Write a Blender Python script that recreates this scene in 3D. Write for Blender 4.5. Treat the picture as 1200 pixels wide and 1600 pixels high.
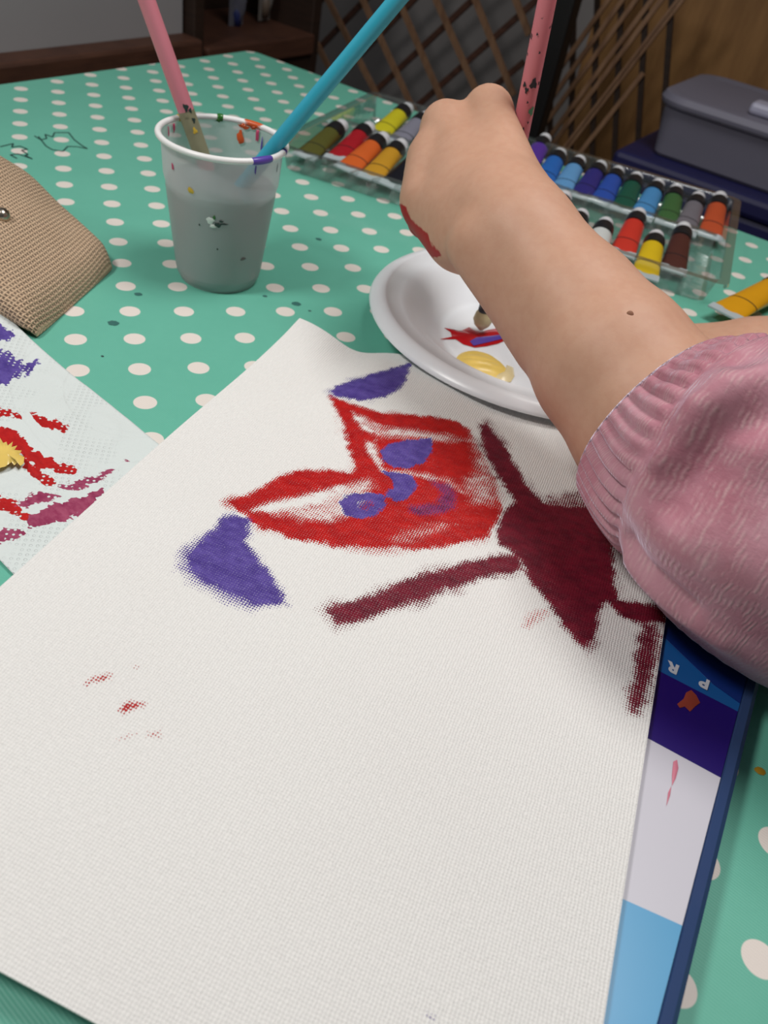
import bpy, bmesh, math, random
import numpy as np
from mathutils import Vector, Matrix

random.seed(7)
rng = np.random.default_rng(7)
for o in list(bpy.data.objects):
    bpy.data.objects.remove(o)
scene = bpy.context.scene
COL = scene.collection

# ------------------------------------------------------------------ camera
# table top is z = 0, floor is z = -0.74; pose solved from the polka-dot grid
PITCH, ROLL, F = .7095, -.221, 1262.5
S = .028                      # dot pitch of the cloth in metres
H = S / .1257                 # camera height above the table
ANG, OX, OY = .4522, -.6947 * H, 1.6765 * H
cp, sp, cr, sr = math.cos(PITCH), math.sin(PITCH), math.cos(ROLL), math.sin(ROLL)
RM = np.array([[1, 0, 0], [0, -sp, cp], [0, -cp, -sp]]) @ np.array([[cr, -sr, 0], [sr, cr, 0], [0, 0, 1]])
CAM = np.array([0, 0, H])
def ray(u, v): return RM @ np.array([(u - 600) / F, (v - 800) / F, 1.])
def G(u, v, z=0.):
    d = ray(u, v); return CAM + d * ((z - H) / d[2])
def Dp(u, v, depth): return CAM + ray(u, v) * depth
def pr(P):
    c = (np.atleast_2d(np.asarray(P, float)) - CAM) @ RM
    return np.c_[600 + F * c[:, 0] / c[:, 2], 800 + F * c[:, 1] / c[:, 2]]

cd = bpy.data.cameras.new('camera')
cam = bpy.data.objects.new('camera', cd); COL.objects.link(cam)
M = Matrix.Identity(4)
for r in range(3):
    M[r][0] = RM[r, 0]; M[r][1] = -RM[r, 1]; M[r][2] = -RM[r, 2]
    M[r][3] = CAM[r]
cam.matrix_world = M
cd.sensor_fit = 'VERTICAL'; cd.sensor_height = 36.0; cd.sensor_width = 27.0
cd.lens = F / 1600 * 36.0
cd.clip_start = .01
cd.dof.use_dof = True; cd.dof.focus_distance = .31; cd.dof.aperture_fstop = 16.0
scene.camera = cam

# ------------------------------------------------------------------ light
world = bpy.data.worlds.new('world'); scene.world = world; world.use_nodes = True
bg = world.node_tree.nodes['Background']
bg.inputs[0].default_value = (.93, .96, 1.0, 1); bg.inputs[1].default_value = .115
def area(name, loc, target, size, energy, color):
    l = bpy.data.lights.new(name, 'AREA'); l.shape = 'DISK'; l.size = size; l.energy = energy; l.color = color
    o = bpy.data.objects.new(name, l); COL.objects.link(o); o.location = loc
    o.rotation_euler = (Vector(target) - Vector(loc)).to_track_quat('-Z', 'Y').to_euler()
    return o
area('ceiling_lamp', (-.50, .08, .75), (0.0, .33, 0), .18, 5.6, (1.0, .98, .95))
area('overhead_lamp', (.20, .44, .90), (0.05, .36, 0), .42, 7.4, (1.0, .98, .95))
vs = scene.view_settings
vs.view_transform = 'Standard'; vs.look = 'None'; vs.gamma = 1.0; vs.use_curve_mapping = False
vs.exposure = -0.58

# ------------------------------------------------------------------ helpers
def lin(r, g, b):
    f = lambda c: (c / 255 / 12.92) if c / 255 <= .04045 else ((c / 255 + .055) / 1.055) ** 2.4
    return (f(r), f(g), f(b), 1)

class NT:
    def __init__(s, name):
        s.m = bpy.data.materials.new(name); s.m.use_nodes = True
        s.t = s.m.node_tree; s.n = s.t.nodes; s.l = s.t.links
        s.b = s.n['Principled BSDF']; s.out = s.n['Material Output']
    def new(s, ty, **kw):
        n = s.n.new(ty)
        for k, v in kw.items(): setattr(n, k, v)
        return n
    def link(s, a, b): s.l.new(a, b)
    def inp(s, node, key, val):
        if hasattr(val, 'is_linked') or isinstance(val, bpy.types.NodeSocket): s.l.new(val, node.inputs[key])
        else: node.inputs[key].default_value = val
    def math(s, op, a, b=None, c=None, clamp=False):
        n = s.n.new('ShaderNodeMath'); n.operation = op; n.use_clamp = clamp
        s.inp(n, 0, a)
        if b is not None: s.inp(n, 1, b)
        if c is not None: s.inp(n, 2, c)
        return n.outputs[0]
    def smooth(s, x, lo, hi):
        n = s.n.new('ShaderNodeMapRange'); n.interpolation_type = 'SMOOTHSTEP'
        s.inp(n, 0, x); s.inp(n, 1, lo); s.inp(n, 2, hi); return n.outputs[0]
    def mix(s, fac, a, b, mode='MIX'):
        n = s.n.new('ShaderNodeMix'); n.data_type = 'RGBA'; n.blend_type = mode
        s.inp(n, 0, fac); s.inp(n, 6, a); s.inp(n, 7, b); return n.outputs[2]
    def coord(s, kind='Object'):
        return s.n.new('ShaderNodeTexCoord').outputs[kind]
    def mapping(s, vec, loc=(0, 0, 0), rot=(0, 0, 0), scale=(1, 1, 1)):
        n = s.n.new('ShaderNodeMapping'); s.l.new(vec, n.inputs[0])
        n.inputs[1].default_value = loc; n.inputs[2].default_value = rot; n.inputs[3].default_value = scale
        return n.outputs[0]
    def sep(s, vec):
        n = s.n.new('ShaderNodeSeparateXYZ'); s.l.new(vec, n.inputs[0]); return n.outputs
    def noise(s, vec, scale, detail=3, rough=.5):
        n = s.n.new('ShaderNodeTexNoise'); s.l.new(vec, n.inputs['Vector'])
        n.inputs['Scale'].default_value = scale; n.inputs['Detail'].default_value = detail; n.inputs['Roughness'].default_value = rough
        return n.outputs[0]
    def bump(s, h, strength, dist):
        n = s.n.new('ShaderNodeBump'); s.inp(n, 'Height', h); n.inputs['Strength'].default_value = strength
        n.inputs['Distance'].default_value = dist; s.l.new(n.outputs[0], s.b.inputs['Normal']); return n
    def base(s, c, rough=.5, **kw):
        s.inp(s.b, 'Base Color', c); s.inp(s.b, 'Roughness', rough)
        for k, v in kw.items(): s.inp(s.b, k, v)

def plain(name, c, rough=.5, noise_scale=60., var=.12, **kw):
    t = NT(name); n = t.noise(t.coord(), noise_scale, 3)
    dark = tuple(x * (1 - var) for x in c[:3]) + (1,); lite = tuple(min(1, x * (1 + var)) for x in c[:3]) + (1,)
    t.base(t.mix(n, dark, lite), rough, **kw)
    return t.m

def obj(name, verts, faces, mat=None, parent=None, smooth=False, auto=None):
    me = bpy.data.meshes.new(name); me.from_pydata([tuple(v) for v in verts], [], [tuple(f) for f in faces]); me.update()
    return objm(name, me, mat, parent, smooth, auto)
def objm(name, me, mat=None, parent=None, smooth=False, auto=None):
    o = bpy.data.objects.new(name, me); COL.objects.link(o)
    if mat: me.materials.append(mat)
    if smooth:
        for p in me.polygons: p.use_smooth = True
        if auto: me.set_sharp_from_angle(angle=math.radians(auto))
    if parent: o.parent = parent
    return o
def empty(name, loc=(0, 0, 0), rz=0.0):
    o = bpy.data.objects.new(name, None); COL.objects.link(o); o.location = loc; o.rotation_euler = (0, 0, rz)
    o.empty_display_size = .02; return o
def tag(o, label, cat, group=None, kind=None):
    o['label'] = label; o['category'] = cat
    if group: o['group'] = group
    if kind: o['kind'] = kind
    return o
def struct(o): o['kind'] = 'structure'; return o

class MB:
    """collects primitives into one mesh"""
    def __init__(s): s.v = []; s.f = []
    def add(s, v, f):
        k = len(s.v); s.v += [tuple(map(float, p)) for p in v]; s.f += [tuple(i + k for i in q) for q in f]; return s
    def box(s, lo, hi, fr=None):
        P = [(x, y, z) for x in (lo[0], hi[0]) for y in (lo[1], hi[1]) for z in (lo[2], hi[2])]
        if fr is not None: P = [fr(p) for p in P]
        return s.add(P, [(0, 1, 3, 2), (4, 6, 7, 5), (0, 4, 5, 1), (2, 3, 7, 6), (0, 2, 6, 4), (1, 5, 7, 3)])
    def tube(s, path, radii, n=16, cap=True, squash=None):
        path = [np.asarray(p, float) for p in path]; m = len(path); rings = []
        up = np.array([0, 0, 1.]); prev = None
        for i, p in enumerate(path):
            t = path[min(i + 1, m - 1)] - path[max(i - 1, 0)]; t /= np.linalg.norm(t)
            if prev is None:
                a = np.cross(t, up) if abs(t[2]) < .95 else np.cross(t, [1, 0, 0])
            else: a = prev - t * (prev @ t)
            a /= np.linalg.norm(a); b = np.cross(t, a); prev = a
            r = radii[i] if hasattr(radii, '__len__') else radii
            for k in range(n):
                th = 2 * math.pi * k / n
                rings.append(p + r * (a * math.cos(th) + b * math.sin(th)))
        f = []
        for i in range(m - 1):
            for k in range(n):
                k2 = (k + 1) % n; f.append((i * n + k, i * n + k2, (i + 1) * n + k2, (i + 1) * n + k))
        if cap: f += [tuple(range(n - 1, -1, -1)), tuple((m - 1) * n + k for k in range(n))]
        return s.add(rings, f)
    def lathe(s, prof, n=64, c=(0, 0), close=False, squash=1.0):
        m = len(prof); v = []
        for r, z in prof:
            for k in range(n):
                th = 2 * math.pi * k / n; v.append((c[0] + r * math.cos(th), c[1] + r * math.sin(th) * squash, z))
        f = []
        for i in range(m - 1 if not close else m):
            j = (i + 1) % m
            for k in range(n):
                k2 = (k + 1) % n; f.append((i * n + k, i * n + k2, j * n + k2, j * n + k))
        return s.add(v, f)
    def build(s, name, mat=None, parent=None, smooth=False, auto=None):
        return obj(name, s.v, s.f, mat, parent, smooth, auto)

def bevel(o, w, seg=2):
    bm = bmesh.new(); bm.from_mesh(o.data)
    bmesh.ops.recalc_face_normals(bm, faces=bm.faces)
    bmesh.ops.bevel(bm, geom=bm.edges[:], offset=w, segments=seg, profile=.5, affect='EDGES', clamp_overlap=True)
    bm.to_mesh(o.data); bm.free(); return o

def inpoly(P, poly):
    P = np.asarray(P); x, y = P[:, 0], P[:, 1]; ins = np.zeros(len(P), bool); n = len(poly); j = n - 1
    for i in range(n):
        xi, yi = poly[i]; xj, yj = poly[j]
        c = ((yi > y) != (yj > y)) & (x < (xj - xi) * (y - yi) / (yj - yi + 1e-15) + xi)
        ins ^= c; j = i
    return ins
def sdpoly(P, poly):
    """signed distance, positive inside"""
    P = np.asarray(P); d = np.full(len(P), 1e9); n = len(poly); poly = np.asarray(poly, float)
    for i in range(n):
        a, b = poly[i], poly[(i + 1) % n]; ab = b - a
        t = np.clip(((P - a) @ ab) / (ab @ ab + 1e-18), 0, 1)
        d = np.minimum(d, np.hypot(*(P - a - t[:, None] * ab).T))
    return np.where(inpoly(P, poly), d, -d)

_tab = rng.random((256, 256))
def vnoise(x, y):
    xi = np.floor(x).astype(int); yi = np.floor(y).astype(int); fx = x - xi; fy = y - yi
    fx = fx * fx * (3 - 2 * fx); fy = fy * fy * (3 - 2 * fy)
    t = lambda a, b: _tab[a % 256, b % 256]
    return (t(xi, yi) * (1 - fx) + t(xi + 1, yi) * fx) * (1 - fy) + (t(xi, yi + 1) * (1 - fx) + t(xi + 1, yi + 1) * fx) * fy

def attr(me, name, rgb):
    a = me.color_attributes.new(name, 'FLOAT_COLOR', 'POINT')
    c = np.ones((len(me.vertices), 4), np.float32); c[:, :rgb.shape[1]] = rgb
    a.data.foreach_set('color', c.ravel())

# ------------------------------------------------------------------ signed-distance surfaces (skin, torso)
def surface_nets(Fv, org, h):
    s = Fv < 0; nx, ny, nz = Fv.shape
    cnt = np.zeros((nx - 1, ny - 1, nz - 1), np.int8)
    for dx in (0, 1):
        for dy in (0, 1):
            for dz in (0, 1):
                cnt += s[dx:nx - 1 + dx, dy:ny - 1 + dy, dz:nz - 1 + dz]
    act = (cnt > 0) & (cnt < 8); I = np.argwhere(act); idx = -np.ones(act.shape, int); idx[act] = np.arange(len(I))
    acc = np.zeros((len(I), 3)); num = np.zeros(len(I))
    cs = [(a, b, c) for a in (0, 1) for b in (0, 1) for c in (0, 1)]
    for a in cs:
        for ax in range(3):
            if a[ax]: continue
            b = list(a); b[ax] = 1
            fa = Fv[I[:, 0] + a[0], I[:, 1] + a[1], I[:, 2] + a[2]]; fb = Fv[I[:, 0] + b[0], I[:, 1] + b[1], I[:, 2] + b[2]]
            m = (fa < 0) != (fb < 0); t = np.where(m, fa / (fa - fb + 1e-20), 0)
            p = np.array(a, float)[None].repeat(len(I), 0); p[:, ax] += t
            acc[m] += p[m]; num[m] += 1
    V = (I + acc / num[:, None]) * h + org
    Fs = []
    for ax in range(3):
        sl0 = [slice(None)] * 3; sl1 = [slice(None)] * 3; sl0[ax] = slice(0, -1); sl1[ax] = slice(1, None)
        a, b = s[tuple(sl0)], s[tuple(sl1)]; E = np.argwhere(a != b); inside = a[tuple(E.T)]
        o1, o2 = [(1, 2), (2, 0), (0, 1)][ax]
        ok = (E[:, o1] > 0) & (E[:, o2] > 0) & (E[:, o1] < Fv.shape[o1] - 1) & (E[:, o2] < Fv.shape[o2] - 1); E = E[ok]; inside = inside[ok]
        def cell(d1, d2):
            q = E.copy(); q[:, o1] += d1; q[:, o2] += d2; return idx[tuple(q.T)]
        q = np.c_[cell(-1, -1), cell(0, -1), cell(0, 0), cell(-1, 0)]
        q = np.where(inside[:, None], q, q[:, ::-1]); Fs.append(q)
    return V, np.concatenate(Fs)
def sdf_mesh(prims, h, k, pad=.012):
    """prims: (p0, r0, p1, r1) round cones, blended with a smooth minimum"""
    pts = np.array([p for q in prims for p in (q[0], q[2])]); rr = max(max(q[1], q[3]) for q in prims)
    lo = pts.min(0) - rr - pad; hi = pts.max(0) + rr + pad
    n = np.ceil((hi - lo) / h).astype(int) + 1
    ax = [lo[i] + h * np.arange(n[i]) for i in range(3)]
    X = np.stack(np.meshgrid(*ax, indexing='ij'), -1).astype(np.float32)
    Fv = np.full(tuple(n), .05, np.float32)
    for p0, r0, p1, r1 in prims:
        p0 = np.asarray(p0, np.float32); p1 = np.asarray(p1, np.float32); R = max(r0, r1) + .03
        a = np.maximum(((np.minimum(p0, p1) - R - lo) / h).astype(int), 0); b = np.minimum(((np.maximum(p0, p1) + R - lo) / h).astype(int) + 2, n)
        sl = tuple(slice(a[i], b[i]) for i in range(3)); Q = X[sl]; ab = p1 - p0
        t = np.clip(((Q - p0) @ ab) / (ab @ ab + 1e-12), 0, 1)
        d = np.linalg.norm(Q - p0 - t[..., None] * ab, axis=-1) - (r0 + (r1 - r0) * t)
        c = Fv[sl]; e = np.maximum(k - np.abs(c - d), 0) / k
        Fv[sl] = np.minimum(c, d) - e * e * k * .25
    return surface_nets(Fv, lo, h)

# ------------------------------------------------------------------ table frame
C0 = np.array([-.2501, .9604])                    # back corner of the table
E1 = np.array([.905, -.425]); N1 = np.array([.425, .905])      # along the back-right edge / outward
E2 = np.array([-.4175, -.909]); N2 = np.array([-.909, .4175])  # along the back-left edge / outward
def B(a, off, z):             # behind the back-right edge
    p = C0 + E1 * a + N1 * off; return np.array([p[0], p[1], z])
def Lw(a, off, z):            # behind the back-left edge
    p = C0 + E2 * a + N2 * off; return np.array([p[0], p[1], z])
def hitB(u, v, off):
    d = ray(u, v); t = (off - (CAM[:2] - C0) @ N1) / (d[:2] @ N1); P = CAM + d * t
    return (P[:2] - C0) @ E1, P[2]
TW, TL = .85, 1.35

# ================================================================== MATERIALS
def mat_cloth():
    t = NT('polka_dot_oilcloth'); co = t.coord()
    x, y, z = t.sep(co)
    ca, sa = math.cos(ANG), math.sin(ANG)
    # grid coordinates of the dots
    jx = t.math('DIVIDE', t.math('ADD', t.math('MULTIPLY', t.math('SUBTRACT', x, OX), ca), t.math('MULTIPLY', t.math('SUBTRACT', y, OY), sa)), S)
    iy = t.math('DIVIDE', t.math('SUBTRACT', t.math('MULTIPLY', t.math('SUBTRACT', x, OX), sa), t.math('MULTIPLY', t.math('SUBTRACT', y, OY), ca)), S)
    fx = t.math('SUBTRACT', t.math('FRACT', t.math('ADD', jx, .5)), .5)
    fy = t.math('SUBTRACT', t.math('FRACT', t.math('ADD', iy, .5)), .5)
    d = t.math('SQRT', t.math('ADD', t.math('MULTIPLY', fx, fx), t.math('MULTIPLY', fy, fy)))
    dot = t.smooth(d, .196, .182)
    n = t.noise(co, 14, 4); n2 = t.noise(co, 160, 2)
    teal = t.mix(n, lin(102, 180, 158), lin(114, 192, 170))
    teal = t.mix(t.math('MULTIPLY', n2, .12), teal, lin(70, 150, 130))
    t.base(t.mix(dot, teal, lin(232, 222, 214)), .42)
    # fine twill
    w = t.math('SINE', t.math('MULTIPLY', t.math('ADD', t.math('MULTIPLY', x, .62), t.math('MULTIPLY', y, 1.0)), 2 * math.pi / .0011))
    wob = t.noise(co, 9, 2)
    t.bump(t.math('ADD', t.math('MULTIPLY', w, .12), t.math('MULTIPLY', wob, 9.0)), .35, .0004)
    t.b.inputs['Specular IOR Level'].default_value = .3
    return t.m
def mat_paint_surface(name, white_a, white_b, pitch, colours, rough=.75, bumpy=.00035, weave_kind='canvas'):
    t = NT(name); co = t.coord('UV')
    x, y, z = t.sep(co)
    nz = t.noise(co, 420, 3, .7)
    nzb = t.noise(t.mapping(co, loc=(3.1, 1.7, 0)), 420, 3, .7)
    xx = t.math('ADD', x, t.math('MULTIPLY', nz, .0011)); yy = t.math('ADD', y, t.math('MULTIPLY', nzb, .0011))
    a = t.math('SINE', t.math('MULTIPLY', t.math('ADD', xx, yy), 2 * math.pi / pitch))
    b = t.math('SINE', t.math('MULTIPLY', t.math('SUBTRACT', xx, yy), 2 * math.pi / pitch))
    weave = t.math('MULTIPLY_ADD', t.math('MULTIPLY', a, b), .5, .5)
    if weave_kind == 'towel':
        dx = t.math('SINE', t.math('MULTIPLY', x, 2 * math.pi / .0034)); dy = t.math('SINE', t.math('MULTIPLY', y, 2 * math.pi / .0034))
        dots = t.smooth(t.math('MULTIPLY', dx, dy), .35, .75)
        zone = t.smooth(t.noise(co, 38, 2), .44, .56)
        arc = t.new('ShaderNodeTexWave', wave_type='RINGS', rings_direction='Z'); t.link(t.mapping(co, scale=(1, 1, 0), loc=(-.03, .02, 0)), arc.inputs['Vector']); arc.inputs['Scale'].default_value = 14; arc.inputs['Distortion'].default_value = 3
        rings_ = t.smooth(arc.outputs['Fac'], .86, .97)
        weave = t.math('ADD', t.math('MULTIPLY', t.math('MULTIPLY', dots, zone), -.8), t.math('MULTIPLY', rings_, -.6))
        weave = t.math('ADD', weave, t.math('MULTIPLY_ADD', t.noise(co, 500, 2), .25, .7))
    grain = t.noise(co, 900, 3, .6)
    at = t.new('ShaderNodeAttribute', attribute_name='paint'); pv = t.new('ShaderNodeSeparateColor'); t.link(at.outputs['Color'], pv.inputs[0])
    soil = t.noise(co, 16, 3)
    col = t.mix(soil, white_a, white_b)
    thick = None
    key = t.math('ADD', t.math('MULTIPLY', weave, .72), t.math('MULTIPLY', grain, .28))
    wet = None
    for ch, (c1, c2) in zip((0, 1, 2), colours):
        cov = pv.outputs[ch]
        thr = t.math('ADD', cov, t.math('SUBTRACT', key, 1.0))
        m = t.smooth(thr, -.025, .03)
        streak = t.noise(t.mapping(co, scale=(1, 1.6, 1)), 130, 4, .7)
        pc = t.mix(t.smooth(streak, .3, .7), c1, c2)
        col = t.mix(m, col, pc)
        wet = m if wet is None else t.math('MAXIMUM', wet, m)
        thick = t.math('MULTIPLY', m, streak) if thick is None else t.math('MAXIMUM', thick, t.math('MULTIPLY', m, streak))
    t.base(col, t.math('MULTIPLY_ADD', wet, -.42, rough))
    hh = t.math('ADD', t.math('MULTIPLY', t.math('ADD', weave, t.math('MULTIPLY', grain, .5)), t.math('MULTIPLY_ADD', wet, -.45, 1.0)), t.math('MULTIPLY', thick, 1.1))
    t.bump(hh, .8, bumpy)
    t.b.inputs['Specular IOR Level'].default_value = .35
    return t.m
def mat_skin():
    t = NT('skin'); co = t.coord()
    n = t.noise(co, 45, 4, .6); n2 = t.noise(co, 260, 3)
    c = t.mix(n, lin(194, 148, 122), lin(208, 164, 140))
    c = t.mix(t.math('MULTIPLY', t.smooth(n2, .35, .7), .15), c, lin(180, 122, 98))
    at = t.new('ShaderNodeAttribute', attribute_name='stain'); pv = t.new('ShaderNodeSeparateColor'); t.link(at.outputs['Color'], pv.inputs[0])
    edge = t.math('ADD', pv.outputs[0], t.math('MULTIPLY', t.math('SUBTRACT', n2, .5), .5))
    m = t.smooth(edge, .42, .58)
    t.base(t.mix(m, c, lin(165, 24, 30)), .52)
    t.b.inputs['Subsurface Weight'].default_value = .12
    t.b.inputs['Subsurface Radius'].default_value = (.008, .003, .0015)
    t.b.inputs['Specular IOR Level'].default_value = .35
    n3 = t.noise(co, 900, 3)
    t.bump(n3, .14, .0003)
    return t.m
def mat_velour():
    t = NT('pink_velour'); co = t.coord('UV')
    x, y, z = t.sep(co)
    n = t.noise(t.coord(), 28, 4, .6); n2 = t.noise(co, 420, 3, .7)
    rib = t.math('SINE', t.math('MULTIPLY', t.math('ADD', x, t.math('MULTIPLY', t.noise(co, 140, 3), .0022)), 2 * math.pi / .00105))
    broken = t.smooth(t.noise(t.mapping(co, scale=(1, .45, 1)), 420, 3, .65), .4, .68)
    ribm = t.math('MULTIPLY', t.math('MULTIPLY_ADD', rib, .5, .5), broken)
    c = t.mix(t.smooth(n, .3, .7), lin(176, 112, 126), lin(200, 148, 160))
    c = t.mix(t.math('MULTIPLY', ribm, .40), c, lin(222, 192, 190))
    t.base(c, .75)
    t.b.inputs['Sheen Weight'].default_value = 1.0; t.b.inputs['Sheen Roughness'].default_value = .35
    t.b.inputs['Sheen Tint'].default_value = lin(228, 222, 242)
    t.b.inputs['Specular IOR Level'].default_value = .2
    t.bump(t.math('ADD', t.math('MULTIPLY', t.math('MULTIPLY', rib, broken), .45), t.math('MULTIPLY', n2, 1.3)), .45, .0005)
    return t.m
def mat_burlap():
    t = NT('burlap'); co = t.coord('UV')
    x, y, z = t.sep(co); wob = t.noise(co, 120, 2)
    xx = t.math('ADD', x, t.math('MULTIPLY', wob, .0008)); yy = t.math('ADD', y, t.math('MULTIPLY', wob, .0008))
    p = .0023
    tx = t.math('SINE', t.math('MULTIPLY', xx, 2 * math.pi / p)); ty = t.math('SINE', t.math('MULTIPLY', yy, 2 * math.pi / p))
    over = t.math('MULTIPLY', t.math('SINE', t.math('MULTIPLY', xx, math.pi / p)), t.math('SINE', t.math('MULTIPLY', yy, math.pi / p)))
    hx = t.math('ADD', tx, t.math('MULTIPLY', over, .8)); hy = t.math('SUBTRACT', ty, t.math('MULTIPLY', over, .8))
    h = t.math('MAXIMUM', hx, hy)
    n = t.noise(t.mapping(co, scale=(1, .2, 1)), 300, 3)
    c = t.mix(t.smooth(h, -.35, .8), lin(92, 70, 54), lin(216, 184, 152))
    c = t.mix(t.math('MULTIPLY', n, .4), c, lin(212, 188, 160))
    t.base(c, .85); t.bump(h, .7, .0007)
    return t.m
def mat_pet():
    t = NT('clear_plastic'); co = t.coord()
    tr = t.new('ShaderNodeBsdfTransparent'); tr.inputs[0].default_value = (.985, .992, .99, 1)
    gl = t.new('ShaderNodeBsdfGlossy'); gl.inputs['Roughness'].default_value = .12
    di = t.new('ShaderNodeBsdfDiffuse'); di.inputs[0].default_value = lin(205, 225, 220)
    fr = t.new('ShaderNodeFresnel'); fr.inputs[0].default_value = 1.5
    m1 = t.new('ShaderNodeMixShader'); m1.inputs[0].default_value = .05; t.link(tr.outputs[0], m1.inputs[1]); t.link(di.outputs[0], m1.inputs[2])
    m2 = t.new('ShaderNodeMixShader'); t.link(t.math('MULTIPLY', fr.outputs[0], .6), m2.inputs[0]); t.link(m1.outputs[0], m2.inputs[1]); t.link(gl.outputs[0], m2.inputs[2])
    bn = t.new('ShaderNodeBump'); bn.inputs['Strength'].default_value = .25; bn.inputs['Distance'].default_value = .002
    t.link(t.noise(co, 70, 2), bn.inputs['Height'])
    for q in (gl, fr): t.link(bn.outputs[0], q.inputs['Normal'])
    t.link(m2.outputs[0], t.out.inputs[0]); t.n.remove(t.b)
    return t.m
def mat_thin(name, c, alpha, rough=.3):
    t = NT(name); n = t.noise(t.coord(), 40, 3)
    tr = t.new('ShaderNodeBsdfTransparent'); tr.inputs[0].default_value = tuple(.5 + .5 * v for v in c[:3]) + (1,)
    tl = t.new('ShaderNodeBsdfTranslucent'); tl.inputs[0].default_value = c
    t.base(t.mix(n, tuple(v * .93 for v in c[:3]) + (1,), c), rough)
    m0 = t.new('ShaderNodeMixShader'); m0.inputs[0].default_value = .35; t.link(t.b.outputs[0], m0.inputs[1]); t.link(tl.outputs[0], m0.inputs[2])
    m1 = t.new('ShaderNodeMixShader'); m1.inputs[0].default_value = alpha; t.link(tr.outputs[0], m1.inputs[1]); t.link(m0.outputs[0], m1.inputs[2])
    t.link(m1.outputs[0], t.out.inputs[0]); return t.m
def mat_wood(name, a, b, scale=(3, 40, 3), rough=.6):
    t = NT(name); co = t.coord(); m = t.mapping(co, scale=scale)
    n = t.noise(m, 4, 5, .65); n2 = t.noise(co, 6, 2)
    t.base(t.mix(t.smooth(t.math('MULTIPLY_ADD', n2, .3, n), .3, 1.0), a, b), rough)
    t.bump(n, .2, .001)
    return t.m
def mat_pinkwood(name, c, stain_lo):
    t = NT(name); co = t.coord(); x, y, z = t.sep(co)
    n = t.noise(co, 150, 4, .65); n2 = t.noise(co, 55, 3)
    col = t.mix(t.math('MULTIPLY', n2, .35), c, tuple(v * .7 for v in c[:3]) + (1,))
    if stain_lo:
        s = t.math('MULTIPLY', t.smooth(n, .62, .66), t.smooth(z, stain_lo[1], stain_lo[0]))
        col = t.mix(s, col, lin(40, 36, 40))
    t.base(col, .38); return t.m

M_CLOTH = mat_cloth()
PURPLE = (lin(72, 54, 134), lin(100, 82, 164)); RED = (lin(168, 14, 18), lin(196, 26, 24)); MAROON = (lin(92, 16, 36), lin(124, 24, 46))
M_CANVAS = mat_paint_surface('primed_canvas', lin(238, 236, 233), lin(244, 243, 240), .0020, (RED, PURPLE, MAROON))
M_TOWEL = mat_paint_surface('paper_towel', lin(214, 222, 220), lin(224, 230, 229), .002, (RED, PURPLE, (lin(140, 40, 80), lin(170, 80, 110))), .9, .0004, 'towel')
M_SKIN = mat_skin(); M_VEL = mat_velour(); M_BURLAP = mat_burlap(); M_PET = mat_pet()
M_WHITEPL = plain('white_plastic', lin(240, 243, 250), .32, 30, .02)
M_WHITEPL.node_tree.nodes['Principled BSDF'].inputs['Subsurface Weight'].default_value = .6
M_WHITEPL.node_tree.nodes['Principled BSDF'].inputs['Subsurface Radius'].default_value = (.012, .012, .012)
M_TUBEWHITE = plain('white_cap', lin(222, 222, 226), .4, 50, .05)
M_BLACK = plain('black_print', lin(22, 22, 26), .45)
M_SILVER = plain('crimp_film', lin(176, 186, 190), .35, 80, .1)
M_CUP = mat_thin('translucent_cup', lin(226, 229, 230), .72)
M_RIM = plain('cup_rim', lin(236, 235, 234), .35, 40, .04)
M_WATER = plain('murky_water', lin(116, 122, 124), .15, 30, .08)
M_METAL = plain('steel', lin(190, 180, 165), .25, 60, .1, Metallic=1.0)
M_FERR = plain('dark_ferrule', lin(40, 36, 46), .3, 60, .15)
M_TAN = mat_wood('tan_wood', lin(112, 80, 58), lin(158, 122, 92), (30, 30, 3))
M_BROWN = mat_wood('brown_wood', lin(62, 36, 26), lin(92, 58, 42), (4, 4, 40))
M_DARKWOOD = mat_wood('dark_wood', lin(34, 22, 15), lin(52, 34, 24), (4, 4, 40))
M_PINE = mat_wood('pine', lin(120, 82, 42), lin(168, 124, 74), (9, 9, 1.2))
M_GREYWALL = plain('grey_wall', lin(158, 156, 158), .85, 8, .06)
M_GREYSHEET = plain('grey_sheet', lin(140, 136, 135), .8, 9, .18)
M_BLACKPL = plain('black_metal', lin(14, 13, 14), .5)
M_NAVY = plain('navy_box', lin(24, 24, 72), .55, 20, .25)
M_FLOOR = mat_wood('floor_wood', lin(40, 26, 20), lin(64, 44, 34), (4, 30, 3))
M_BIN = mat_thin('milky_bin', lin(150, 148, 166), .9, .45)

# ================================================================== SETTING
def quadbox(name, pts_xy, z0, z1, mat, parent=None):
    n = len(pts_xy); v = [(p[0], p[1], z0) for p in pts_xy] + [(p[0], p[1], z1) for p in pts_xy]
    f = [tuple(range(n - 1, -1, -1)), tuple(range(n, 2 * n))] + [(i, (i + 1) % n, (i + 1) % n + n, i + n) for i in range(n)]
    return obj(name, v, f, mat, parent)
def slabB(name, a0, a1, o0, o1, z0, z1, mat, parent=None):
    return quadbox(name, [B(a0, o0, 0), B(a1, o0, 0), B(a1, o1, 0), B(a0, o1, 0)], z0, z1, mat, parent)
def slabL(name, a0, a1, o0, o1, z0, z1, mat, parent=None):
    return quadbox(name, [Lw(a1, o0, 0), Lw(a0, o0, 0), Lw(a0, o1, 0), Lw(a1, o1, 0)], z0, z1, mat, parent)

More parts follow.
